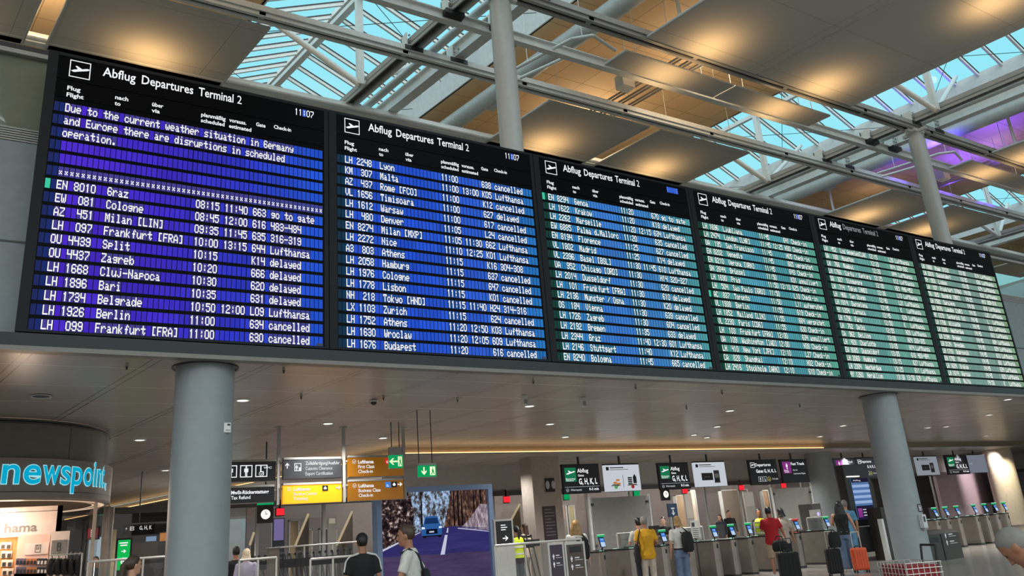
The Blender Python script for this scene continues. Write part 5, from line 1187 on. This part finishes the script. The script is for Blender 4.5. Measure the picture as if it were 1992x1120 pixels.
t = on_col(1797, 962, .22, .6, 'sticker_list', 'column of pale stickers above the pictogram signs', 'sticker', mat('sticker_pale', '#a9b4ba', .5), .004); m = MB()
for k in range(6): m.box(-.08, .05, -.0065, -.0045, -.25+.09*k, -.21+.09*k)
m.build('print', SCRD, t, local=True)
# waste bin unit right of the column
t = thing('waste_bin', 'dark angular waste bin unit with pictograms right of the right column', 'waste bin', (22.6, 14.3, 0))
m = MB(); m.hexa([(21.9, 14.0), (23.6, 14.0), (23.6, 14.7), (21.9, 14.7)], 0, .72); m.prism([(21.9, 14.0, .72), (23.6, 14.0, .72), (23.6, 14.2, .82), (21.9, 14.2, .82)], (0, .5, 0)); m.build('body', mat('bin_dark', '#34342f', .45), t)
m = MB(); m.box(22.68, 22.72, 13.985, 14.0, 0, .72); m.build('seam', BLACK, t)
m = MB(); d_lane(m, 22.75, 23.5, -.02, .95, 13.99); m.build('pictogram', BZ, t); m = MB(); m.box(22.0, 22.55, 13.985, 14.0, .5, .64); m.build('slot', BLACK, t)
# shopping trolley
cp = G(1765, 1090, 'Y', 7.2)
t = thing('shopping_cart', 'wire cart with red basket parked at the foot of the right column', 'cart', (cp.x, 7.2, 0), None, R(-30))
m = MB()
for k in range(7): x = -.24+.08*k; m.tube((x, -.4, .35), (x, -.42, .78), .006, n=5); m.tube((x, .4, .35), (x, .42, .78), .006, n=5)
for k in range(9): y = -.4+.1*k; m.tube((-.24, y, .35), (-.25, y, .78), .006, n=5); m.tube((.24, y, .35), (.25, y, .78), .006, n=5)
for k in range(7): z = .36+.07*k; m.path([(-.25, -.42, z), (.25, -.42, z), (.25, .42, z), (-.25, .42, z), (-.25, -.42, z)], .006, 5)
m.build('wire_basket', STAIN2, t, local=True); m = MB(); m.box(-.22, .22, -.38, .38, .34, .74); m.build('red_liner', mat('cart_red', '#8f1a24', .5), t, local=True); m = MB(); m.path([(.26, .2, .3), (.34, .2, .98), (.34, -.2, .98), (.26, -.2, .3)], .016); m.build('handle', BLACK, t, local=True)
m = MB(); m.path([(-.22, -.36, .1), (-.22, .36, .1), (.22, .36, .1), (.22, -.36, .1)], .014); m.tube((-.22, .36, .1), (-.22, .36, .36), .014); m.tube((.22, .36, .1), (.22, .36, .36), .014); m.tube((-.22, -.36, .1), (-.22, -.36, .36), .014); m.tube((.22, -.36, .1), (.22, -.36, .36), .014); m.build('chassis', STAIN2, t, local=True)
for x in (-.22, .22):
    for y in (-.36, .36): m = MB(); m.tube((x-.015, y, .05), (x+.015, y, .05), .05, n=12); m.build('wheel', BLACK, t, local=True)
# blue screen and wall at the right
panel_thing('wall_screen', 'blue departure list screen on the mauve wall near the right edge', 'screen', (1926, 919, 1950, 952), 26.6, emat('list_blue', '#5671b8', .8), BLACK, toground=True, draw=lambda m, x0, x1, z0, z1, y: ([m.box(x0+.08, x1-.1, y-.002, y, z0+(.1+.2*k)*(z1-z0), z0+(.18+.2*k)*(z1-z0)) for k in range(4)], emat('list_rows', '#b4c4ec', .8))[1])
x0, x1, z0, z1 = rect_px(1828, 918, 1940, 1000, 27.2); b = MB(); b.box(x0, x1, 27.2, 27.4, 0, 3.3); struct('wall_mauve', b, mat('mauve_wall', '#b3a1a8', .6))
light('SPOT', 'mauve_wash', ((x0+x1)/2, 25, 4.2), 500, (1, .86, .9), ((x0+x1)/2, 27.2, 1.6), .2, 110)
t = thing('dark_machine', 'dark tall machine with a glowing round lens behind the gates', 'machine', (22.9, 19.8, 0)); x0, x1, z0, z1 = rect_px(1585, 978, 1603, 1060, 19.8); m = MB(); m.box(x0, x1, 19.8, 20.4, 0, z1); m.build('body', mat('machine_grey', '#3f3d3c', .4), t, bevel=.02)
m = MB(); p = G(1585, 1000, 'Y', 19.75); m.box(p.x-.22, p.x+.16, 19.6, 19.8, p.z-.16, p.z+.16); m.build('head', STEEL_G, t); m = MB(); m.poly([(p.x+.07*math.cos(k), 19.595, p.z+.07*math.sin(k)) for k in [2*math.pi*j/16 for j in range(16)]]); m.build('lens', emat('lens_violet', '#c9b4f4', 1.2), t)

x0, x1, z0, z1 = rect_px(1721, 985, 1742, 1080, 16.2)
t = thing('dark_cabinet', 'tall narrow dark brown cabinet tight against the left of the right column', 'cabinet', (x0, 16.2, 0)); m = MB(); m.box(x0, x0+.6, 16.2, 16.7, 0, z1); m.build('body', mat('cabinet_brown', '#2b2622', .5), t); m = MB(); m.box(x0-.12, x0-.02, 16.15, 16.3, 0, z1-.35); m.build('side_post', STEEL_W, t)

light('POINT', 'far_hall_fill', (-7, 40, 2.2), 300, (1, .95, .9), size=.4)  # unseen fill light added to lift the dark far left hall
for rect, col, nm in (((1088, 983, 1099, 1010), '#e8c8bc', 'pink glow panel added behind the glass below the first Abflug screen'), ((1334, 958, 1346, 1008), '#efe2d0', 'narrow bright glow panel added behind the glass below the phone screen'), ((1449, 957, 1466, 985), '#cfc6bc', 'pale glow panel added behind the glass below the Departures screen'), ((1583, 944, 1600, 972), '#e6d8b4', 'cream lit window between the Fast Track screen and the round grey column'), ((640, 1008, 652, 1018), '#d8c8b4', 'small pale glow panel added behind the glass between the two lit handrails')):
    panel_thing('lit_poster', nm, 'poster', rect, 33.2, emat('lit_'+col.strip('#'), col, .75), STEEL_G)  # glowing sheets added as bright glimpses to liven the security room

# ------------------------------------------------------------------ people
SKIN = mat('skin_light', '#c08f74', .55); SKIN2 = mat('skin_tan', '#9a6a50', .55); SKIN3 = mat('skin_pale', '#cfa58e', .55)
HB = mat('hair_black', '#0f0c0b', .5, bump=.3, scale=40); HBR = mat('hair_brown', '#3a2619', .5, bump=.3, scale=40); HBL = mat('hair_blond', '#9c7848', .5, noise=.35, scale=25); HG = mat('hair_grey', '#7d7873', .6, bump=.3, scale=40); HW = mat('hair_pale', '#b9a68c', .6, noise=.2, scale=30)
SHOE = mat('shoe_dark', '#1d1b1b', .6); SHOEW = mat('shoe_white', '#cfcdc9', .6); EYE = mat('eye_dark', '#15100e', .3); LIPS = mat('lips', '#8a5046', .5)
def cloth(n, c): return mat('cloth_'+n, c, .85, noise=.12, scale=14, bump=.25)
def remesh(m, vox, sm=3):
    me = m.mesh('t', [SKIN]); o = bpy.data.objects.new('t', me); S.collection.objects.link(o)
    md = o.modifiers.new('r', 'REMESH'); md.mode = 'VOXEL'; md.voxel_size = vox
    sd = o.modifiers.new('s', 'SMOOTH'); sd.factor = .5; sd.iterations = sm
    dg = bpy.context.evaluated_depsgraph_get(); r = bpy.data.meshes.new_from_object(o.evaluated_get(dg))
    bpy.data.objects.remove(o); bpy.data.meshes.remove(me); return r
ARMS = {'down': ((.235, -.02, 1.15), (.245, .06, .91), (.24, .10, .82)), 'fwd': ((.235, .10, 1.18), (.17, .34, 1.16), (.15, .42, 1.17)), 'bent': ((.25, -.04, 1.17), (.16, .20, 1.06), (.10, .26, 1.05)), 'back': ((.25, -.12, 1.17), (.30, -.16, .94), (.31, -.15, .85)), 'swing': ((.23, .10, 1.17), (.22, .30, 1.0), (.21, .37, .96)), 'hip': ((.30, -.06, 1.19), (.20, .06, 1.04), (.16, .10, 1.03)), 'out': ((.27, .0, 1.17), (.33, .06, .95), (.34, .09, .87))}
def person(label, loc, h, face, shirt, pants, hair, skin=SKIN, aL='down', aR='down', lean=0, walk=0, head=0, face_on=False, vox=.014, extras=(), hands=True, shoe=SHOE, plump=1.0):
    """figure standing at loc; face: degrees turned to the left from looking straight away from the viewer"""
    x, y = loc; d = Vector((x, y)).normalized(); ang = math.atan2(d.y, d.x)+R(face)-math.pi/2; s = h/1.76
    root = thing('person', label, 'person', (x, y, 0), None, ang)
    ln = R(lean); piv = Vector((0, 0, .93))
    def B(p):
        p = Vector(p)
        if p.z > .93: q = p-piv; q = Vector((q.x, q.y*math.cos(ln)+q.z*math.sin(ln), q.z*math.cos(ln)-q.y*math.sin(ln))); p = piv+q
        return p*s
    hy = R(head); HC = Vector((0, .02, 1.645))
    def Hd(p):
        p = Vector(p); return B(HC+Vector((p.x*math.cos(hy)-p.y*math.sin(hy), p.x*math.sin(hy)+p.y*math.cos(hy), p.z)))
    def torso(m, inf, z0=.80, top=True, w=1.0):
        prof = [(.80, .150, .112, 0), (.90, .168, .122, 0), (1.0, .152, .112, .004), (1.08, .142, .105, .008), (1.2, .158, .115, .008), (1.32, .175, .118, .0), (1.40, .178, .100, -.006), (1.45, .135, .082, -.008), (1.485, .075, .068, -.004)]
        r = []
        for z, a, c, yo in prof:
            if z < z0: continue
            k = w*plump if z < 1.35 else 1
            r.append((B((0, yo, z)), Vector((a*k+inf, 0, 0))*s, (Av((0, c*k+inf, 0)) if z > .93 else Vector((0, c*k+inf, 0)))*s))
        m.loft(r, 18)
    def Av(v): return Vector((v[0], v[1]*math.cos(ln)+v[2]*math.sin(ln), v[2]*math.cos(ln)-v[1]*math.sin(ln)))
    leg = []
    for sd in (-1, 1):
        st = walk*sd; leg.append([Vector((sd*.088, 0, .90)), Vector((sd*.095, .03+st*.16+abs(st)*.03, .49)), Vector((sd*.095, -.02+st*.34 if st >= 0 else -.02+st*.42, .085+(.06 if st < 0 else 0)))])
    arm = []
    for sd, pz in ((-1, aL), (1, aR)):
        P = ARMS[pz] if isinstance(pz, str) else pz; arm.append([Vector((sd*.178, -.005, 1.405))]+[Vector((sd*p[0], p[1], p[2])) for p in P])
    # body: torso, neck, head, limbs grown into one surface
    m = MB(); torso(m, -.006)
    m.limb([B((0, -.005, 1.44)), B((0, .0, 1.50)), Hd((0, -.02, -.06))], [.062*s, .056*s, .056*s], 12)
    rings = []
    for z, a, c, yo in ((-.128, .03, .035, .045), (-.11, .048, .055, .035), (-.075, .062, .078, .018), (-.03, .070, .090, .008), (.02, .074, .096, 0), (.065, .072, .094, -.004), (.10, .058, .076, -.006), (.122, .032, .045, -.006)):
        cx_, sx_ = math.cos(hy), math.sin(hy); rings.append((Hd((0, yo, z)), Av((a*cx_, a*sx_, 0))*s, Av((-c*sx_, c*cx_, 0))*s))
    m.loft(rings, 16)
    m.limb([Hd((0, .098, .012)), Hd((0, .112, -.018)), Hd((0, .118, -.036)), Hd((0, .10, -.042))], [.008*s, .012*s, .017*s, .012*s], 8)
    m.ell(Hd((0, .088, .03)), .05*s, .02*s, .012*s, 8); m.ell(Hd((0, .09, -.095)), .022*s, .018*s, .016*s, 8)
    for sd in (-1, 1): m.ell(Hd((sd*.075, -.008, -.012)), .012*s, .022*s, .034*s, 8)
    for L in leg: m.limb([p*s for p in L], [.082*s*plump**.5, .054*s, .036*s], 12); m.limb([(L[2]+Vector((0, -.05, -.045)))*s, (L[2]+Vector((0, .05, -.05)))*s, (L[2]+Vector((0, .16, -.06)))*s], [.035*s, .038*s, .028*s], 10)
    for A in arm: m.limb([B(A[0])]+[B(p) for p in A[1:3]], [.050*s, .040*s, .026*s], 12); m.ell(B(A[0]), .055*s, .055*s, .06*s, 10)
    me = remesh(m, vox*s); m = MB(); m.add(me, Matrix.Identity(4)); bpy.data.meshes.remove(me)
    for i, A in enumerate(arm):                                     # hands: palm, four fingers, thumb
        w = B(A[2]); t_ = (B(A[3])-w).normalized(); sd = -1 if i == 0 else 1
        side = t_.cross(Vector((sd, 0, 0))).normalized() if abs(t_.x) < .9 else Vector((0, 0, 1)); nrm = t_.cross(side).normalized()
        m.loft([(w, side*.026*s, nrm*.018*s), (w+t_*.03*s, side*.036*s, nrm*.017*s), (w+t_*.085*s, side*.040*s, nrm*.015*s), (w+t_*.098*s, side*.036*s, nrm*.010*s)], 10)
        for k, ll in enumerate((.062, .072, .068, .052)):
            a0_ = w+t_*.088*s+side*(.029-.0195*k)*s; c1 = a0_+(t_*.6+nrm*-.25*sd*0+Vector((0, 0, -.15)))*ll*.55*s; c2 = c1+(t_*.55+Vector((0, 0, -.4)))*ll*.55*s
            m.limb([a0_, c1, c2], [.0092*s, .0085*s, .0065*s], 7)
        th = w+t_*.03*s+side*.03*s; m.limb([th, th+(t_*.5+side*.75)*.04*s, th+(t_*.95+side*.7)*.065*s], [.012*s, .0105*s, .008*s], 7)
    m.build('body', skin, root, 60, local=True)
    if face_on:
        for sd in (-1, 1): m = MB(); m.ell(Hd((sd*.03, .086, .012)), .012*s, .008*s, .008*s, 8); m.build('eye', EYE, root, 60, local=True)
        m = MB(); m.ell(Hd((0, .092, -.066)), .024*s, .010*s, .008*s, 8); m.build('mouth', LIPS, root, 60, local=True)
    # shirt
    sm_, slv = shirt; m = MB(); torso(m, .012, .80 if slv != 'tucked' else .93)
    for i, A in enumerate(arm):
        a, e_, w = B(A[0]), B(A[1]), B(A[2]); m.ell(a, .068*s, .066*s, .066*s, 10)
        if slv in ('short', 'tucked'): m.limb([a, a.lerp(e_, .5), a.lerp(e_, .82)], [.066*s, .062*s, .062*s], 12)
        elif slv == 'long': m.limb([a, e_, e_.lerp(w, .92)], [.064*s, .054*s, .042*s], 12)
    if slv == 'none':
        m = MB(); torso(m, .010, .90); 
    me = remesh(m, .014*s, 4); m = MB(); m.add(me, Matrix.Identity(4)); bpy.data.meshes.remove(me)
    sh = m.build('shirt', sm_, root, 60, local=True)
    # trousers
    pm, pk = pants; m = MB(); m.loft([(Vector((0, 0, z))*s, Vector((a, 0, 0))*s*plump, Vector((0, c, 0))*s*plump) for z, a, c in ((.80, .155, .118), (.88, .172, .130), (.97, .165, .122), (1.02, .156, .116))], 18)
    for L in leg:
        L = [p*s for p in L]
        if pk == 'long': m.limb([L[0]+Vector((0, 0, -.02)), L[1], L[1].lerp(L[2], .6), L[2]+Vector((0, 0, -.01))], [.098*s, .074*s, .066*s, .064*s], 14)
        elif pk == 'wide': m.limb([L[0]+Vector((0, 0, -.02)), L[1], L[1].lerp(L[2], .6), L[2]+Vector((0, 0, -.02))], [.10*s, .088*s, .092*s, .10*s], 14)
        else: m.limb([L[0]+Vector((0, 0, -.02)), L[0].lerp(L[1], .5), L[1]+Vector((0, 0, -.01))], [.102*s, .098*s, .092*s], 14)
    me = remesh(m, .015*s, 4); m = MB(); m.add(me, Matrix.Identity(4)); bpy.data.meshes.remove(me); m.build('shorts' if pk == 'short' else 'trousers', pm, root, 60, local=True)
    for L in leg:
        p = L[2]; m = MB(); m.limb([(p+Vector((0, -.06, -.04)))*s, (p+Vector((0, .03, -.035)))*s, (p+Vector((0, .13, -.05)))*s, (p+Vector((0, .19, -.055)))*s], [.042*s, .046*s, .042*s, .026*s], 12); m.build('shoe', shoe, root, 60, local=True)
    # hair
    hm, hk = hair; m = MB()
    if hk:
        cc = Hd((0, -.018, .028)); cx_, sx_ = math.cos(hy), math.sin(hy); rings = []
        for j in range(9):
            a = -.9+(math.pi/2+.85)*j/8; cs = max(.08, math.cos(a)); kx, ky = .083, .099
            tq = max(0, min(1, (a-.1)/.5)); kx, ky = .083+.004*tq, .099+.013*tq; rings.append((Hd((0, -.024+.014*tq, .026+.110*math.sin(a))), Av((kx*cs*cx_, kx*cs*sx_, 0))*s, Av((-ky*cs*sx_, ky*cs*cx_, 0))*s))
        m.loft(rings, 16)
        if hk in ('long', 'bob', 'loose'):
            ln_ = {'bob': -.10, 'long': -.30, 'loose': -.46}[hk]; wd = 1.35 if hk == 'loose' else 1.1
            m.loft([(Hd((0, -.03, .07)), Vector((.08*cx_, .08*sx_, 0))*s, Vector((-.08*sx_, .08*cx_, 0))*s), (Hd((0, -.05, -.06)), Vector((.092*cx_, .092*sx_, 0))*s*wd, Vector((-.066*sx_, .066*cx_, 0))*s), (Hd((0, -.085, ln_*.6-.05)), Vector((.11*cx_, .11*sx_, 0))*s*wd, Vector((-.05*sx_, .045*cx_, 0))*s), (Hd((0, -.10, ln_-.02)), Vector((.085*cx_, .085*sx_, 0))*s*wd, Vector((-.03*sx_, .03*cx_, 0))*s)], 14)
        if hk == 'tail': m.limb([Hd((0, -.10, .06)), Hd((0, -.15, .0)), Hd((0, -.16, -.14)), Hd((0, -.13, -.30))], [.03*s, .042*s, .036*s, .012*s], 10)
        me = remesh(m, .011*s, 2); m = MB(); m.add(me, Matrix.Identity(4)); bpy.data.meshes.remove(me); m.build('hair', hm, root, 60, local=True)
    for fn in extras: fn(root, B, Hd, arm, s)
    return root
def cap(col):
    def f(root, B, Hd, arm, s):
        m = MB(); rings = []
        for j in range(8):
            a = -.15+(math.pi/2+.1)*j/7; cs = max(.05, math.cos(a)); rings.append((Hd((0, -.008, .045+.092*math.sin(a))), Vector((.088*cs, 0, 0))*s, Vector((0, .106*cs, 0))*s))
        m.loft(rings, 18); c = m.build('cap', col, root, 60, local=True)
        m = MB(); m.loft([(Hd((0, .06, .045)), Vector((.075, 0, 0))*s, Vector((0, .03, .004))*s), (Hd((0, .14, .03)), Vector((.05, 0, 0))*s, Vector((0, .03, .004))*s)], 12); m.build('peak', col, c, 60, local=True)
    return f
def stripes(col):
    def f(root, B, Hd, arm, s):
        for i, sd in ((0, -1), (1, 1)):
            m = MB(); A = arm[i]; m.limb([B((sd*.06, -.06, 1.488)), B((sd*.12, -.075, 1.470)), B((sd*.19, -.05, 1.455)), B((sd*.245, -.03, 1.38)), B((sd*.268, -.035, 1.24))], [.016*s]*5, 8); m.build('shoulder_stripe', col, root, 60, local=True)
    return f
def strapbag(col, side=-1, w=.13, zc=.98, hgt=.34, back=-.12):
    def f(root, B, Hd, arm, s):
        m = MB(); m.limb([B((side*.13, -.10, 1.44)), B((side*.18, -.14, 1.3)), B((side*.22, -.12, zc+.2))], [.014*s]*3, 8); m.limb([B((side*.13, -.06, 1.465)), B((side*.13, .08, 1.43)), B((side*.20, .10, 1.25)), B((side*.24, 0, zc+.15))], [.013*s]*4, 8); st = m.build('bag_strap', col, root, 60, local=True)
        m = MB(); c = B((side*.24, back, zc)); m.loft([(c+Vector((0, 0, -hgt/2))*s, Vector((.05, 0, 0))*s, Vector((0, w, 0))*s), (c+Vector((0, 0, -hgt/3))*s, Vector((.075, 0, 0))*s, Vector((0, w*1.1, 0))*s), (c+Vector((0, 0, hgt/4))*s, Vector((.065, 0, 0))*s, Vector((0, w, 0))*s), (c+Vector((0, 0, hgt/2))*s, Vector((.03, 0, 0))*s, Vector((0, w*.8, 0))*s)], 14); m.build('shoulder_bag', col, root, 60, local=True)
    return f
def sling(col):
    def f(root, B, Hd, arm, s):
        m = MB(); m.limb([B((-.10, .10, 1.44)), B((-.12, -.02, 1.475)), B((-.07, -.115, 1.40)), B((.03, -.145, 1.22)), B((.12, -.13, 1.06))], [.017*s]*5, 8); m.build('sling_strap', col, root, 60, local=True)
        m = MB(); c = B((.10, -.17, 1.08)); m.loft([(c+Vector((-.06, 0, .14))*s, Vector((.04, 0, 0))*s, Vector((0, .03, 0))*s), (c+Vector((0, 0, .06))*s, Vector((.07, 0, 0))*s, Vector((0, .05, 0))*s), (c+Vector((.02, 0, -.08))*s, Vector((.08, 0, 0))*s, Vector((0, .05, 0))*s), (c+Vector((.02, 0, -.14))*s, Vector((.05, 0, 0))*s, Vector((0, .03, 0))*s)], 12); m.build('sling_bag', col, root, 60, local=True)
    return f
def backpack(col, side=0):
    def f(root, B, Hd, arm, s):
        m = MB(); c = B((side, -.20, 1.17)); rings = []
        for z, a, d_ in ((-.25, .10, .06), (-.2, .14, .085), (0, .15, .095), (.15, .135, .08), (.22, .09, .05)): rings.append((c+Vector((0, 0, z))*s, Vector((a, 0, 0))*s, Vector((0, d_, 0))*s))
        m.loft(rings, 16); m.build('backpack', col, root, 60, local=True)
        m = MB()
        for sd in (-1, 1): m.limb([B((side+sd*.09, -.13, 1.36)), B((sd*.10, -.03, 1.48)), B((sd*.11, .09, 1.40)), B((sd*.13, .10, 1.2))], [.018*s]*4, 8)
        m.build('strap', col, root, 60, local=True)
    return f
def vest(col, band):
    def f(root, B, Hd, arm, s):
        m = MB(); m.loft([(B((0, 0, z)), Vector((a, 0, 0))*s, Vector((0, c, 0))*s) for z, a, c in ((.92, .195, .15), (1.1, .175, .138), (1.3, .208, .15), (1.42, .19, .13), (1.475, .10, .09))], 18); v = m.build('safety_vest', col, root, 60, local=True)
        m = MB()
        for z in (1.0, 1.18): m.loft([(B((0, 0, z)), Vector((.198, 0, 0))*s, Vector((0, .153, 0))*s), (B((0, 0, z+.05)), Vector((.198, 0, 0))*s, Vector((0, .153, 0))*s)], 18)
        m.build('reflective_band', band, v, 60, local=True)
    return f
def belt(col):
    def f(root, B, Hd, arm, s):
        m = MB(); m.loft([(Vector((0, 0, z))*s, Vector((.172, 0, 0))*s, Vector((0, .128, 0))*s) for z in (.985, 1.02)], 18); m.build('belt', col, root, 60, local=True)
    return f
BLK = cloth('black', '#0e0e10'); WHT = cloth('white', '#c4c1bb'); JEAN = cloth('denim', '#5a6a84'); YELC = cloth('mustard', '#c48f12'); BEIGE = cloth('beige', '#9a8470'); REDC = cloth('red', '#9c0d1a'); PALE = cloth('pale_beige', '#b0a296'); NAVY = cloth('navy', '#20242e'); LAV = cloth('lavender', '#8d8698'); ORC = cloth('orange', '#a8401c'); LBL = cloth('light_blue', '#5f94b8'); HIVIS = mat('hivis', '#c4d21a', .6); BANDM = mat('reflect_band', '#c9c9c4', .3); CAPM = cloth('cap_black', '#0a0a0b')
def PP(px, Y): p = G(px, 1030, 'Y', Y); return (p.x, p.y)
person('person in black cap and black polo with white shoulder stripes, seen from behind', PP(704, 11.5), 1.74, 8, (BLK, 'short'), (NAVY, 'long'), (HB, 'short'), SKIN2, extras=(cap(CAPM), stripes(WHT)), vox=.012)
person('person in white T-shirt walking left, dark sling strap across the back', PP(800, 9.5), 1.765, 82, (WHT, 'short'), (NAVY, 'long'), (HBR, 'short'), SKIN2, aL='swing', aR='back', walk=.6, face_on=True, lean=4, extras=(sling(NAVY),), vox=.011)
person('person with brown ponytail at the bottom edge, left of the left column', PP(262, 12), 1.66, -60, (BLK, 'short'), (NAVY, 'long'), (HBR, 'tail'), SKIN, face_on=True, vox=.012)
person('person with pale hair in lavender top, right beside the left column', PP(481, 19), 1.74, -10, (LAV, 'long'), (JEAN, 'long'), (HW, 'bob'), SKIN3)
person('person in black partly hidden behind the left column edge', PP(461, 20.3), 1.82, 0, (BLK, 'long'), (NAVY, 'long'), (HB, 'short'), SKIN2)
person('person with long blond hair and white top behind the brown lane panel', PP(1120, 15.6), 1.80, 0, (WHT, 'short'), (BLK, 'long'), (HBL, 'loose'), SKIN3, extras=(backpack(BLK, .12),))
person('person in mustard yellow shirt with black shoulder bag and pale trousers, back view', PP(1254, 15.2), 1.775, 5, (YELC, 'short'), (PALE, 'long'), (HG, 'short'), SKIN2, aL='bent', aR='bent', extras=(strapbag(BLK, -1, .14, .92, .48, -.02),), plump=1.12)
person('dark-haired person in white shirt half hidden by the yellow-shirted person', PP(1243, 15.8), 1.76, 20, (WHT, 'short'), (NAVY, 'long'), (HB, 'short'), SKIN, aL='fwd')
person('staff member in black behind the service desk, facing the gates', PP(1292, 20.9), 1.82, 172, (BLK, 'long'), (BLK, 'long'), (HB, 'short'), SKIN3, aL='bent', aR='bent', face_on=True)
person('person with bobbed streaky hair, white tee and blue jeans, black bag at the back', PP(1319, 14.8), 1.725, 22, (WHT, 'tucked'), (JEAN, 'wide'), (HBL, 'bob'), SKIN, aL='down', aR='down', extras=(belt(BLK), backpack(BLK, .12)))
person('person in red T-shirt and beige shorts, back view', PP(1500, 15.5), 1.81, 5, (REDC, 'short'), (BEIGE, 'short'), (HB, 'short'), SKIN2, aL='fwd', aR='out', plump=1.12, shoe=SHOEW)
person('dark-haired person in pale top just behind the red T-shirt', PP(1524, 16.0), 1.76, 35, (PALE, 'short'), (NAVY, 'long'), (HB, 'bob'), SKIN, aR='out')
person('person in yellow safety vest beyond the gates, behind the red T-shirt', PP(1481, 19.6), 1.84, 190, (BLK, 'long'), (NAVY, 'long'), (HB, 'short'), SKIN2, face_on=True, extras=(vest(HIVIS, BANDM),))
person('person with long black hair, black top and blue jeans, holding the orange suitcase', PP(1640, 14.5), 1.81, 8, (BLK, 'none'), (JEAN, 'wide'), (HB, 'loose'), SKIN, aL='fwd', aR='out', shoe=SHOEW)
person('grey-haired person in light blue shirt beside the long-haired person', PP(1652, 15.9), 1.86, 12, (LBL, 'short'), (LBL, 'long'), (HG, 'short'), SKIN, aR='down')
person('blurred grey-haired person bending forward at the bottom right corner', PP(2165, 2.3), 1.585, 80, (ORC, 'short'), (NAVY, 'long'), (HG, 'short'), SKIN2, lean=52, face_on=True, vox=.011)
person('person in yellow-green vest beside the dark arrow sign', PP(1004, 20.6), 1.86, 30, (BLK, 'short'), (NAVY, 'long'), (HB, 'tail'), SKIN, extras=(vest(HIVIS, BANDM),))
person('person in cream top beyond the short trolley row', PP(1021, 23.0), 1.95, 60, (cloth('cream', '#d8c8b4'), 'long'), (PALE, 'long'), (HBR, 'long'), SKIN3)
person('person in black sitting tall behind the glass left of the left frosted screen', PP(1190, 25.8), 1.94, 160, (BLK, 'long'), (BLK, 'long'), (HB, 'short'), SKIN, face_on=True)
person('long-haired person standing behind the security glass under the white phone screen', PP(1404, 26.6), 1.84, 150, (NAVY, 'long'), (NAVY, 'long'), (HB, 'long'), SKIN, face_on=True)
person('taller person in black behind the security glass, right of the long-haired one', PP(1422, 26.8), 2.0, 200, (BLK, 'long'), (BLK, 'long'), (HB, 'short'), SKIN, face_on=True)
person('person in dark suit behind the rail near the shop glass', PP(191, 26.5), 1.92, 170, (NAVY, 'long'), (NAVY, 'long'), (HBR, 'short'), SKIN, face_on=True)

# ------------------------------------------------------------------ luggage
def suitcase(name, label, x, y, rot, w, d, h, body, trim, handle_h, face=0):
    t = thing(name, label, 'suitcase', (x, y, 0), None, rot)
    m = MB(); m.box(-w/2, w/2, -d/2, d/2, .06, .06+h); m.build('shell', body, t, local=True, bevel=.045)
    m = MB()
    for k in range(5): xx = -w/2+.05+(w-.1)*k/4; m.box(xx-.012, xx+.012, -d/2-.008, d/2+.008, .1, h)
    m.build('ridge', body, t, local=True, bevel=.006)
    m = MB(); m.path([(-w*.28, .02, .06+h), (-w*.28, .02, handle_h), (w*.28, .02, handle_h), (w*.28, .02, .06+h)], .011, 8); m.build('trolley_handle', trim, t, local=True)
    m = MB(); m.path([(-.08, 0, .06+h), (-.07, 0, .1+h), (.07, 0, .1+h), (.08, 0, .06+h)], .014, 8); m.build('grip', BLACK, t, local=True)
    for sx in (-1, 1):
        for sy in (-1, 1): m = MB(); m.tube((sx*w*.4-.015, sy*d*.36, .032), (sx*w*.4+.015, sy*d*.36, .032), .032, n=12); m.build('wheel', BLACK, t, local=True)
    return t
p = G(1546, 1100, 'Y', 14.2); suitcase('suitcase', 'large black suitcase standing behind the red T-shirt', p.x-.2, 14.2, R(-40), .5, .32, .62, BLK, BLACK, 1.0)
p = G(1540, 1066, 'Y', 14.4); t = thing('travel_bag', 'black bag resting on top of the black suitcase', 'bag', (p.x-.35, 14.45, .70), None, R(-40)); m = MB(); m.loft([((0, 0, z), (a, 0, 0), (0, c, 0)) for z, a, c in ((.0, .17, .12), (.06, .2, .15), (.2, .19, .14), (.27, .13, .09))], 14); m.build('bag_body', BLK, t, 60, local=True); m = MB(); m.path([(-.1, 0, .25), (-.07, 0, .36), (.07, 0, .36), (.1, 0, .25)], .012, 8); m.build('grip', BLK, t, local=True)
p = G(1680, 1100, 'Y', 13.9); suitcase('suitcase', 'orange hard-shell suitcase with raised handle', p.x-.1, 13.9, R(-35), .38, .24, .55, mat('suitcase_orange', '#c4481a', .4), STAIN2, 1.0)
p = G(1622, 1075, 'Y', 13.9); suitcase('suitcase', 'tall black suitcase left of the blue jeans', p.x-.05, 13.9, R(-35), .36, .24, .6, BLK, STAIN2, 1.08)
p = G(1617, 1050, 'Y', 13.95); t = thing('travel_bag', 'black bag sitting on the tall black suitcase', 'bag', (p.x-.12, 13.76, .68), None, R(-35)); m = MB(); m.loft([((0, 0, z), (a, 0, 0), (0, c, 0)) for z, a, c in ((.0, .13, .06), (.08, .16, .08), (.3, .15, .07), (.38, .10, .04))], 14); m.build('bag_body', BLK, t, 60, local=True); m = MB(); m.path([(-.06, 0, .37), (0, 0, .44), (.06, 0, .37)], .012, 8); m.build('grip', BLK, t, local=True)
